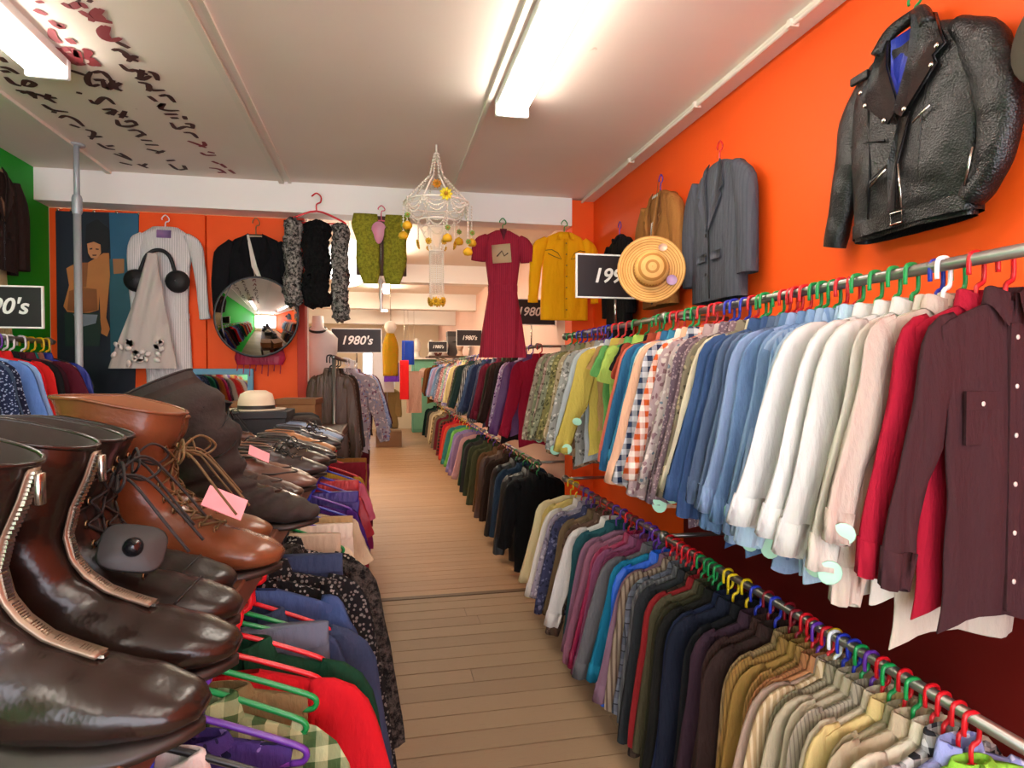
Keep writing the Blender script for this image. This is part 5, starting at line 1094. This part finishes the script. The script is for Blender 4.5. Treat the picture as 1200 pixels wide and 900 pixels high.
def shoe(name, label, kind, loc, rz, col, rough=.3, lift=.026, zipr=False, laces=None, lacecol='#1a1412', collar=None, tagp=None, pink=None, scale=1, group=None, wr=.02, seed=1, cap=False, panels=0, hood=None, lining='#241a14', wide=1):
    secs = {'boot': BOOT, 'tall': TALL, 'shoe': SHOE}[kind]
    t = thing(name, label, 'boot' if kind != 'shoe' else 'shoe', loc, rz, group); t.scale = (scale, scale*wide, scale)
    m = leather(col, rough) if rough < .8 else plain(col, rough, bump=.6)
    g, rings = upper(secs, lift, wr=wr, seed=seed); o = ob('upper', g, m, t)
    # inside of the opening: a second skin
    inn = []
    for j, k in ((0, .94), (4, .90), (8, .85)):
        if j < len(rings):
            c = sum(rings[j], Vector())/len(rings[j]); inn.append([c+(q-c)*k for q in rings[j]])
    ob('lining', MB().quadgrid([rings[0]]+inn, True, (False, True)), plain(lining, .8), t)
    ob('top_binding', MB().tube([q for q in rings[0]], .003, 6, closed=True), m, t)
    a, b = sole(secs, lift); ob('sole', a, WELT, t); ob('heel', b, RUB, t, flat=False)
    n0 = 0 if kind == 'shoe' else 1
    if zipr:
        i1 = len(secs)-6
        P = [out(secs, lift, .2+(i1-.2)*k/30, 0, .002) for k in range(31)]; L = []
        for p, q in zip(P, P[1:]+[P[-1]*2-P[-2]]):
            L.append([p+Vector((0, -.009, 0)), p+Vector((0, .009, 0)), p+Vector((.003, .009, .003)), p+Vector((.003, -.009, .003))])
        z = ob('zipper', MB().quadgrid(L, True, (True, True)), plain('#7c6a58', .4, .6), t); z['label'] = 'metal zip up the front'
        gt = MB()
        PP = [out(secs, lift, .2+(i1-.2)*k/70, 0, .006) for k in range(71)]
        for k, p in enumerate(PP): gt.box(p.x-.002, p.x+.002, -.005, .005, p.z-.0012, p.z+.0016)
        ob('zipper_teeth', gt, plain('#cdbfae', .25, 1), z, flat=True)
        e = PP[0]; ob('zipper_pull', MB().box(e.x+.001, e.x+.006, -.005, .005, e.z-.03, e.z, .001), metal, z)
    if laces:
        i0, i1, nn = laces; lm = plain(lacecol, .7)
        ff = lambda k: i0+(i1-i0)*k/(nn-1)
        tg = MB().quadgrid([[out(secs, lift, i0+(i1-i0)*k/14, s, -.001 if abs(s) > .011 else .004) for s in (-.016, -.008, 0, .008, .016)] for k in range(15)], False); ob('tongue', tg, m, t)
        for k in range(nn):
            for s in (-.019, .019):
                p = out(secs, lift, ff(k), s, .0025); ob('eyelet', MB().tube([p+Vector((.0, .0045*math.cos(a), .0045*math.sin(a))) for a in [2*PI*q/8 for q in range(8)]], .0014, 4, closed=True), plain('#a08a66', .3, 1), t)
        gl = MB()
        for k in range(nn-1):
            for s in (-1, 1):
                A_, B_ = out(secs, lift, ff(k), s*.019, .004), out(secs, lift, ff(k+1), -s*.019, .004); mid = out(secs, lift, (ff(k)+ff(k+1))/2, 0, .009)
                gl.tube(bez([A_, mid, B_], 4), .0021, 5)
        top = out(secs, lift, ff(0), 0, .010)
        for s in (-1, 1):
            gl.tube(bez([top, top+Vector((.02, s*.03, .02)), top+Vector((.035, s*.06, .0)), top+Vector((.02, s*.045, -.015)), top+Vector((.004, .004*s, .0))], 6), .0021, 5)
            gl.tube(bez([top, top+Vector((.03, s*.02, -.01)), top+Vector((.07, s*.028, -.06)), top+Vector((.10, s*.03, -.10))], 6), .0021, 5)
        o2 = ob('laces', gl, lm, t)
    if cap:
        i = len(secs)-4.2; P = [out(secs, lift, i, s, .0015) for s in [(-.046+.092*k/20) for k in range(21)]]; ob('toe_seam', MB().tube(P, .0022, 5), plain('#0c0806', .5), t)
    if panels:
        for k in range(panels):
            i = 1.2+k*1.1; P = [out(secs, lift, i+abs(s)*14, s, .0012) for s in [(-.05+.10*q/20) for q in range(21)]]; ob('seam', MB().tube(P, .0018, 5), plain('#0c0806', .5), t)
    if hood:
        P = [out(secs, lift, 3.6+2.4*abs(math.sin(q)), .038*math.cos(q), .002) for q in [PI*k/20 for k in range(21)]]; ob('apron_seam', MB().tube(P, .003, 5), plain(hood, .5), t)
        g = MB().quadgrid([[out(secs, lift, i, s, .0035) for s in [-.04+.08*k/8 for k in range(9)]] for i in (2.2, 2.6, 3.0)], False); ob('strap', g, m, t)
    if tagp: tagplate(t, tagp[0], tagp[1])
    if pink:
        p = Vector(pink); o = ob('price_card', MB().box(-.032, .032, -.024, .024, -.0008, .0008), plain('#e0919c', .6), t, loc=p, rot=(.55, .5, .35), flat=True); o['label'] = 'pink paper price card'
    return t
z = SZ
FX = -.185-.303   # heel position so the toes line up past the shelf edge
# nearest pair with zips
shoe('zip_boot', 'dark brown leather boot with a front zip nearest the viewer at bottom left', 'boot', (FX+.0, .70, z), -.10, '#1c100b', .24, zipr=True, seed=1, scale=1.05)
shoe('zip_boot', 'dark brown leather boot with a front zip, second from the viewer', 'boot', (FX-.0, .825, z), -.04, '#1a0f0a', .24, zipr=True, seed=2, scale=1.05)
shoe('laced_boot', 'black-brown laced boot with big grey security tag on its instep', 'boot', (FX-.02, .955, z), -.03, '#1b110d', .28, laces=(1.3, 7.3, 7), lacecol='#120c0a', cap=True, panels=2, seed=3, tagp=((.185, -.052, .125), (math.radians(62), math.radians(14), math.radians(18))), scale=1.03)
shoe('laced_boot', 'black-brown laced boot standing behind the one with the grey tag', 'boot', (FX-.045, 1.075, z), -.02, '#17100d', .28, laces=(1.0, 7.3, 7), lacecol='#120c0a', cap=True, panels=2, seed=4)
shoe('tan_boot', 'tall chestnut tan laced boot with pink price card', 'boot', (FX-.02, 1.225, z), -.10, '#63371e', .27, laces=(1.6, 8.0, 8), lacecol='#5c4420', seed=5, scale=1.10, pink=(.215, -.01, .115), lining='#7a4a2c', wide=1.1)
shoe('tan_boot', 'chestnut tan boot behind the one with pink card, only its toe showing', 'boot', (FX-.05, 1.375, z), .02, '#673d22', .28, laces=(1.6, 8.0, 7), lacecol='#5c4420', seed=6, scale=1.03, lining='#7a4a2c')
shoe('slouch_boot', 'tall dark brown slouching suede boot behind the tan boots', 'tall', (FX+.04, 1.56, z), -.05, '#20150f', .82, wr=.11, seed=7, scale=1.0, panels=4, lining='#2c2018')
shoe('slouch_boot', 'dark brown slouching suede boot farther along the shelf', 'tall', (FX-.03, 1.78, z), .05, '#2c1e18', .85, wr=.13, seed=8, scale=.93, panels=3)
shoe('brown_shoe', 'polished brown leather shoe with grey security tag', 'shoe', (FX+.0, 1.70, z), -.05, '#351e12', .22, hood='#2a160c', seed=9, tagp=((.10, -.045, .135), (math.radians(68), 0, .1)))
# smaller shoes by the dozen
rows = [(1.86, -.02, 'shoe', '#3c2a20', .3, 'dark brown moccasin with stitched apron'), (1.98, .0, 'shoe', '#5b4034', .3, 'grey-brown moccasin with pink price card'), (2.10, -.03, 'shoe', '#6a4a3a', .3, 'mid brown loafer beside the moccasins'),
 (2.22, .01, 'shoe', '#2c2220', .3, 'charcoal laced shoe on the edge of the shelf'), (2.34, -.02, 'shoe', '#744a30', .28, 'tan-brown brogue in the middle of the shelf'), (2.46, .0, 'shoe', '#34241c', .3, 'espresso brown brogue beside the tan-brown one'), (2.58, .02, 'shoe', '#1d1a1a', .26, 'glossy black shoe past the brogues'), (2.70, -.01, 'shoe', '#4c423c', .5, 'taupe suede shoe past the glossy black one'),
 (2.84, .0, 'shoe', '#8c5a34', .35, 'light tan loafer past the taupe shoe'), (2.98, .01, 'shoe', '#232022', .3, 'black loafer near the far end'), (3.12, 0, 'shoe', '#5c5c66', .5, 'grey trainer near the far end'), (3.26, 0, 'shoe', '#7e8ea4', .5, 'pale blue trainer near the far end'), (3.42, 0, 'shoe', '#3a2018', .3, 'reddish brown shoe, last along the shelf edge')]
for i, (y, dx, k, c, r_, d) in enumerate(rows):
    shoe('leather_shoe', d, k, (FX+dx, y, z), (-.12, .04, -.06, .1)[i % 4], c, r_, hood='#20140e' if i in (0, 1, 2, 8, 9) else None, laces=(1.0, 5.0, 4) if i in (3, 4, 5, 10, 11) else None, seed=20+i, pink=(.13, -.02, .115) if i in (1,) else None, lift=.02)
rows = [(1.92, 'boot', '#3a2a22', .5, .88, 'dark brown ankle boot in the back row'), (2.08, 'boot', '#241a16', .3, .85, 'black ankle boot in the back row'), (2.25, 'boot', '#4e3a30', .5, .8, 'grey-brown ankle boot in the back row'), (2.5, 'boot', '#1a1618', .3, .8, 'shiny black ankle boot in the back row'), (2.75, 'boot', '#58382a', .3, .8, 'russet ankle boot in the back row'), (3.0, 'boot', '#141214', .4, .85, 'black boot beside the hats')]
for i, (y, k, c, r_, s, d) in enumerate(rows):
    shoe('ankle_boot', d, k, (FX-.30, y, z), (-.1, .15, 0)[i % 3], c, r_, scale=s, laces=(1.5, 7, 5), seed=40+i, wr=.05)
# second layer: shoes set behind, toes showing between
for i, (y, c, d) in enumerate(((1.80, '#6e3e22', 'warm brown loafer tucked behind the polished shoe'), (2.05, '#2a2424', 'black moccasin tucked in the second row'), (2.3, '#8f7a6c', 'pale taupe shoe in the second row'), (2.55, '#3b2c30', 'dark plum shoe in the second row'), (2.8, '#54301c', 'cinnamon shoe in the second row'))):
    shoe('leather_shoe', d, 'shoe', (FX-.16, y, z), .05, c, .3, seed=60+i, scale=.95, laces=(1.0, 5.0, 4) if i % 2 else None)
# wooden shoe block and loop of laces at the near end
t = box_thing('shoe_block', 'small tan wooden shoe-display block on the shelf edge', 'block', (-.27, 1.62, z), (.12, .14, .02), '#a5662e')
tag(ob('leather_strap', MB().tube(bez([(-.62, .50, z+.02), (-.52, .49, z+.19), (-.44, .50, z+.14), (-.40, .52, z+.05), (-.43, .56, z+.008), (-.52, .58, z+.008)], 8), .006, 8), plain('#5a3a26', .4), None), 'brown leather strap looping over the near end of the shelf', 'strap')
tag(ob('leather_strap', MB().tube(bez([(-.64, .53, z+.02), (-.55, .52, z+.16), (-.47, .53, z+.10), (-.45, .55, z+.03), (-.47, .60, z+.008)], 8), .005, 8), plain('#4c3020', .4), None), 'thinner brown leather strap beside the first one', 'strap')
# hats, boxes and clutter on the far end
def cap_(label, x, y, col, r=.10, z0=z, brim=True, cat='hat'):
    t = thing('felt_hat', label, cat, (x, y, z0)); m = plain(col, .85, bump=.3)
    ob('crown', MB().lathe([(r, .002), (r*.97, r*.5), (r*.85, r*.95), (r*.5, r*1.15), (.002, r*1.12)], 22), m, t)
    ob('brim', MB().lathe([(r*.9, 0), (r*1.5, .004), (r*1.6, .012), (r*1.5, .012), (r*.95, .010)], 26), m, t)
    ob('hat_band', MB().lathe([(r*1.005, .012), (r*.995, .03)], 22), plain('#1a1614', .6), t)
    return t
cap_('cream felt hat at the far end of the boot shelf', -.62, 3.35, '#c9b8a0', .09, z+.16)
box_thing('shoe_box', 'black shoe box under the cream hat', 'box', (-.62, 3.35, z), (.32, .28, .16), '#17151a', top='#222024')
cap_('pale tan hat low beside the cream hat', -.70, 3.05, '#b9a48c', .08)
cap_('dark brown hat at the far end of the shelf', -.42, 3.6, '#2c201a', .10)
cap_('black hat past the boots', -.45, 3.85, '#131114', .10)
box_thing('storage_box', 'left brown cardboard box with open top against the partition', 'box', (-.80, 4.25, z), (.24, .22, .17), '#8a5c34', .1, '#7c5028')
box_thing('storage_box', 'right brown cardboard box next to the other near the white post', 'box', (-.53, 4.30, z), (.24, .22, .18), '#84552e', -.1, '#74481f')
t = thing('handbag', 'dark leather handbag standing among the shoes', 'bag', (-.78, 2.75, z)); m = leather('#2a1e18', .35)
ob('body', MB().quadgrid([ell((0, 0, zz), (a, 0, 0), (0, b, 0), 20, 3) for zz, a, b in ((0, .13, .05), (.02, .14, .055), (.14, .12, .04), (.17, .10, .02))], True, (True, True)), m, t)
ob('handle', MB().tube(bez([(-.08, 0, .16), (-.05, 0, .25), (.05, 0, .25), (.08, 0, .16)], 6), .006, 6), m, t)
